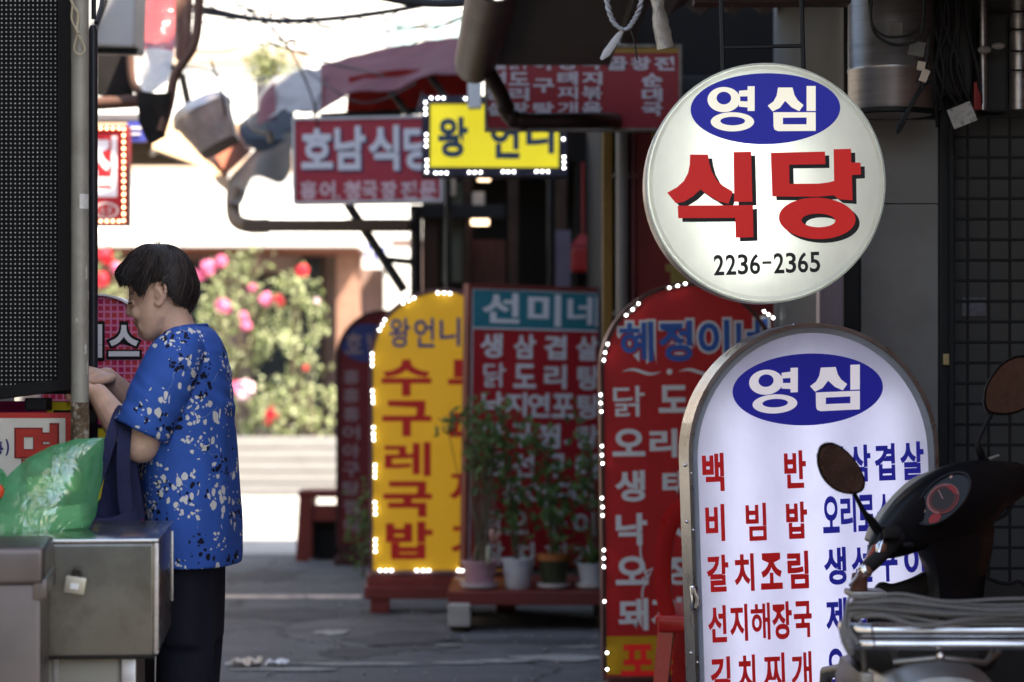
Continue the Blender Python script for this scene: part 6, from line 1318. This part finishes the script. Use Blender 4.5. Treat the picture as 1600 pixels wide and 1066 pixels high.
bm = BM(); disc(bm, cc, .079, .0435, .016, 40, -.006, r_in=.93); obj('dash_rim', bm, gloss, sp_, True)
gaugered = mat('gauge_red', (.26, .02, .024), .5); gaugepale = mat('gauge_pale', (.55, .3, .3), .5)
bm = BM(); disc(bm, cc, .040, .034, .0012, 40, .0045); obj('gauge_face', bm, mat('gauge_black', (.012, .008, .008), .4), sp_)
bm = BM(); disc(bm, cc, .038, .0325, .0014, 44, .0046, r_in=.92); disc(bm, cc, .031, .026, .001, 40, .0052, r_in=.95); disc(bm, cc - ax * .046 - az_ * .019, .016, .011, .001, 24, .0046); disc(bm, cc + ax * .0, .037, .032, .0012, 10, .0062, R(-25), R(25), r_in=.72); obj('gauge_ring', bm, gaugered, sp_)
bm = BM()
for k in range(40):
    q = R(-210 + k * 6.2) * -1; e1 = cc + nrm3 * .0066 + ax * .0395 * math.cos(q) + az_ * .0335 * math.sin(q); e0 = cc + nrm3 * .0066 + ax * .0335 * math.cos(q) + az_ * .0285 * math.sin(q); tube(bm, [e0, e1], .0007, 4)
tube(bm, [cc + nrm3 * .007, cc + nrm3 * .007 + ax * .008 + az_ * .022], .001, 4); disc(bm, cc - ax * .05 + az_ * .012, .004, .004, .001, 10, .0046); disc(bm, cc + ax * .05 + az_ * .024, .004, .003, .001, 10, .0046); obj('gauge_mark', bm, gaugepale, sp_)
# left grip, lever, clamp
bm = BM(); tube(bm, [Q(1402, 838, -.03), Q(1390, 852, -.04), Q(1372, 872, -.06), Q(1352, 890, -.08)], [.020, .018, .0165, .016], 16); obj('handle_grip', bm, rubber, t, True)
bm = BM(); ball(bm, Q(1351, 893, -.082), (.017, .014, .017)); tube(bm, [Q(1384, 840, -.05), Q(1376, 858, -.062), Q(1371, 866, -.066)], [.004, .014, .004], 10); obj('grip_end', bm, chrome, t, True)
bm = BM(); tube(bm, spline([Q(1366, 850, -.0), Q(1356, 872, -.04), Q(1344, 896, -.08), Q(1329, 915, -.09)]), [.004, .006, .007, .005], 8); obj('brake_lever', bm, chrome, t, True)
bm = BM(); tube(bm, spline([Q(1368, 852, -.02), Q(1360, 868, -.05), Q(1348, 888, -.085)]), .0035, 8); obj('lever_wrap', bm, mat('red_orange_wrap', (.42, .07, .05), .5), t, True)
bm = BM(); tube(bm, [Q(1343, 898, -.08), Q(1342, 922, -.07)], [.017, .019], 14); obj('bar_end', bm, mat('rust_brown_plug', (.11, .045, .03), .5), t, True)
bm = BM(); box(bm, Q(1328, 934, -.08), Q(1378, 920, -.08) + Vector((0, .02, 0)), .004); obj('clamp', bm, grime, t, True)
bm = BM(); box(bm, Q(1382, 842, -.075), Q(1406, 822, -.075) + Vector((0, .03, 0)), .006); box(bm, Q(1410, 856, -.07), Q(1426, 846, -.07) + Vector((0, .03, 0)), .006); obj('switch_block', bm, blackmatt, t, True)
# mirrors
def mirror(poly, cy, stem, gl, glm):
    cxp = sum(p[0] for p in poly) / len(poly); cyp = sum(p[1] for p in poly) / len(poly); c = Q(cxp, cyp, cy)
    pts = spline([Q(*p, cy) for p in poly + poly[:1]], 6)[:-1]
    bm = BM(); sh = [[c + (p - c) * f + Vector((0, d, 0)) for p in pts] for f, d in ((.93, 0.0), (1, .0), (1.02, .008), (.95, .022), (.7, .036), (.25, .042))]; loft(bm, sh); m_ = obj('mirror', bm, blackmatt, t, True)
    bm = BM(); bm.faces.new([bm.verts.new(c + (p - c) * .925 + Vector((0, -.002, 0))) for p in pts]); obj('mirror_glass', bm, glm, m_, nrm=False)
    bm = BM(); sp = spline([Q(*p) for p in stem], 6); tube(bm, sp, [.005, .005, .0055, .010, .011], 10); ball(bm, sp[-1], .016); obj('mirror_stem', bm, blackmatt, m_, True)
mg = mat('old_mirror_glass', (.34, .37, .38), .26, 1, var=.3, scale=14, dirt=.3, dcol=(.10, .085, .06), dscale=20)
mg2 = mat('dusty_mirror_glass', (.36, .37, .36), .28, 1, var=.25, scale=14, dirt=.3, dcol=(.24, .18, .13), dscale=16)
mirror([(1277, 712), (1283, 697), (1297, 692), (1314, 698), (1332, 714), (1346, 735), (1352, 755), (1346, 768), (1328, 772), (1306, 766), (1288, 750), (1279, 730)], -.02, [(1334, 770, -.01), (1342, 785, 0), (1350, 800, .0), (1362, 815, .0), (1376, 836, .0)], 0, mg)
mirror([(1537, 628), (1540, 606), (1552, 584), (1570, 565), (1592, 556), (1612, 560), (1622, 580), (1620, 612), (1606, 636), (1582, 647), (1556, 648), (1541, 642)], .0, [(1549, 648, .01), (1538, 668, .01), (1528, 690, .01), (1530, 704, .01), (1536, 722, .02)], 0, mg2)
# right grip
bm = BM(); tube(bm, [Q(1585, 752), Q(1620, 735, .03), Q(1665, 712, .06)], [.02, .019, .018], 14); obj('handle_grip', bm, rubber, t, True)
bm = BM(); tube(bm, spline([Q(1572, 770, -.02), Q(1560, 792, -.03), Q(1540, 812, -.02), Q(1515, 845, .03)]), .006, 8); tube(bm, spline([Q(1590, 765, -.01), Q(1575, 800, -.02), Q(1550, 815, -.02)]), .005, 8); obj('control_cable', bm, rubber, t, True)
# leg shield
bm = BM(); Yl = 5.7
sh_ = spline([P(x, y, Yl) for x, y in ((1355, 1010), (1358, 960), (1364, 930), (1376, 912), (1395, 914), (1425, 905), (1450, 893), (1475, 888), (1500, 886), (1525, 892), (1550, 906), (1575, 912), (1592, 908), (1604, 920), (1614, 950), (1612, 1010))], 4)
prism(bm, sh_ + [P(1590, 1180, Yl), P(1380, 1180, Yl)], (0, .03, 0)); obj('leg_shield', bm, mat('dark_brown_black_plastic', (.013, .011, .011), .4, dirt=.2), t)
bm = BM(); tube(bm, [p + Vector((0, -.004, 0)) for p in sh_], .0035, 6); obj('shield_trim', bm, gloss, t, True)
# chrome rack, bungee cords
Yr = 4.62
def U(y, xl=1318, dep=.36):
    p = P(xl, y, Yr); rr = .055; xr = P(1690, y, Yr).x; e = P(xl + 22, y, Yr + dep)
    return [(e.x, e.y, p.z), (p.x * (Yr + .1) / Yr + .006, Yr + .1, p.z), (p.x * (Yr + rr) / Yr + .002, Yr + rr, p.z), (p.x + .016, Yr + rr * .3, p.z), (p.x + rr, Yr, p.z), (p.x + rr * 1.6, Yr, p.z), (xr - .03, Yr, p.z), (xr, Yr + .03, p.z), (xr + .005, Yr + dep, p.z)]
bm = BM(); tube(bm, spline(U(985), 5), .0135, 16); a = U(985); b = U(1007, 1321); obj('luggage_rack', bm, chrome, t, True)
bm = BM(); tube(bm, spline(b, 5), .0105, 16); obj('luggage_rail', bm, chrome, t, True)
bm = BM()
for xa, ya, xb, yb2 in ((1348, 1008, 1352, 1066), (1352, 1066, 1358, 1120), (1394, 1008, 1400, 1032), (1556, 1008, 1542, 1034)): tube(bm, [P(xa, ya, Yr + .03), P(xb, yb2, Yr + .06)], .0055, 8)
tube(bm, [P(1396, 1035, Yr + .02), P(1470, 1028, Yr), P(1540, 1036, Yr + .02), P(1562, 1018, Yr + .05)], .006, 8); box(bm, P(1346, 1085, Yr + .02), P(1366, 1052, Yr + .02) + Vector((0, .03, 0)), .004); obj('rack_stay', bm, mat('dull_steel_stay', (.28, .27, .25), .4, .9, dirt=.5), t, True)
bm = BM(); ball(bm, P(1470, 1026, Yr - .012), (.009, .009, .009), 8, 6); obj('bolt', bm, chrome, t, True)
bungee = mat('grey_bungee_cord', (.17, .175, .18), .6, var=.2, scale=200, bump=.5, bscale=500)
bm = BM(); rb = random.Random(11)
for k in range(11):
    x_l = 1316 + rb.uniform(-3, 5) + k * .8; yy = Yr - .012 + rb.uniform(-.02, .02); e = k * 3.6 - 2
    pts = [P(x_l + 14, 1015 - e * .3, Yr - .018), P(x_l + 1, 1000 - e * .5, Yr - .01), P(x_l - 1, 985 - e * .6, Yr + .0), P(x_l + 6, 968 - e, Yr + .01), P(x_l + 28, 958 - e * .7, yy), P(1405, 966 - e - rb.uniform(0, 4), yy - .01), P(1480, 972 - e + rb.uniform(-4, 4), yy - .02), P(1570, 974 - e + rb.uniform(-5, 4), yy - .01), P(1690, 972 - e + rb.uniform(-5, 5), yy)]
    tube(bm, spline(pts, 8), .0030, 8)
tube(bm, spline([P(1324, 1000, Yr - .02), P(1328, 1012, Yr - .02), P(1330, 1024, Yr - .02)]), [.009, .011, .006], 8)
tube(bm, spline([P(1336, 965, Yr), P(1380, 962, Yr - .03), P(1440, 978, Yr - .03), P(1530, 966, Yr - .03), P(1690, 955, Yr)], 8), .0050, 8)
tag(obj('bungee_cords', bm, bungee, None, True), 'bundle of grey bungee cords wound along the chrome luggage rack', 'cord')
# tail body, seat, wheels
bm = BM()
c1 = P(1470, 1066, 4.72)
loft(bm, [[Vector((c1.x + rx * math.copysign(abs(math.cos(q)) ** .8, math.cos(q)), yy_, zc_ + rz * math.copysign(abs(math.sin(q)) ** .8, math.sin(q)))) for q in (2 * math.pi * k / 28 for k in range(28))] for yy_, rx, rz, zc_ in ((4.66, .06, .05, .55), (4.67, .10, .085, .555), (4.72, .118, .105, .557), (4.80, .125, .11, .555), (4.9, .135, .12, .55))]); obj('tail_cover', bm, grime, t, True)
bm = BM(); ball(bm, (c1.x, 4.658, .56), (.06, .012, .035), 20, 10); obj('tail_light', bm, mat('dark_red_lens', (.05, .012, .01), .2, coat=.4), t, True)
bm = BM(); loft(bm, [[Vector((c1.x + rx * math.copysign(abs(math.cos(q)) ** .7, math.cos(q)), yy_, zc_ + rz * math.copysign(abs(math.sin(q)) ** .7, math.sin(q)))) for q in (2 * math.pi * k / 24 for k in range(24))] for yy_, rx, rz, zc_ in ((4.76, .08, .03, .665), (4.82, .13, .045, .665), (5.0, .14, .045, .66), (5.25, .12, .04, .65), (5.38, .07, .03, .64))]); obj('seat', bm, rubber, t, True)
bm = BM(); box(bm, (c1.x - .13, 4.9, .26), (c1.x + .13, 5.34, .62), .05); box(bm, (c1.x - .14, 5.3, .22), (c1.x + .14, 5.72, .28), .02); obj('body', bm, gloss, t, True)
for y, nm in ((4.86, 1), (6.02, 2)):
    bm = BM(); n_ = 32; rg = []
    for k in range(n_):
        q = 2 * math.pi * k / n_; rg.append([Vector((c1.x + .045 * math.cos(p), y + (.17 + .045 * math.sin(p)) * math.cos(q), .216 + (.17 + .045 * math.sin(p)) * math.sin(q))) for p in (2 * math.pi * j / 12 for j in range(12))])
    loft(bm, rg + rg[:1], False); bmesh.ops.remove_doubles(bm, verts=bm.verts, dist=1e-5); wh = obj('wheel', bm, rubber, t, True)
    bm = BM(); 
    for sx in (-.02, .02): prism(bm, [(c1.x + sx, y + .13 * math.cos(2 * math.pi * k / 24), .216 + .13 * math.sin(2 * math.pi * k / 24)) for k in range(24)], (.006, 0, 0))
    obj('rim', bm, grime, wh)
bm = BM(); tube(bm, [(c1.x - .07, 6.02, .216), (c1.x - .07, 5.9, .5), P(1494, 1010, 5.62)], .018, 8); tube(bm, [(c1.x + .07, 6.02, .216), (c1.x + .07, 5.9, .5), P(1494, 1010, 5.62)], .018, 8); obj('fork', bm, grime, t, True)
bm = BM(); tube(bm, [(c1.x - .05, 5.1, .25), (c1.x - .24, 5.15, .01)], .01, 8); obj('kickstand', bm, grime, t, True)
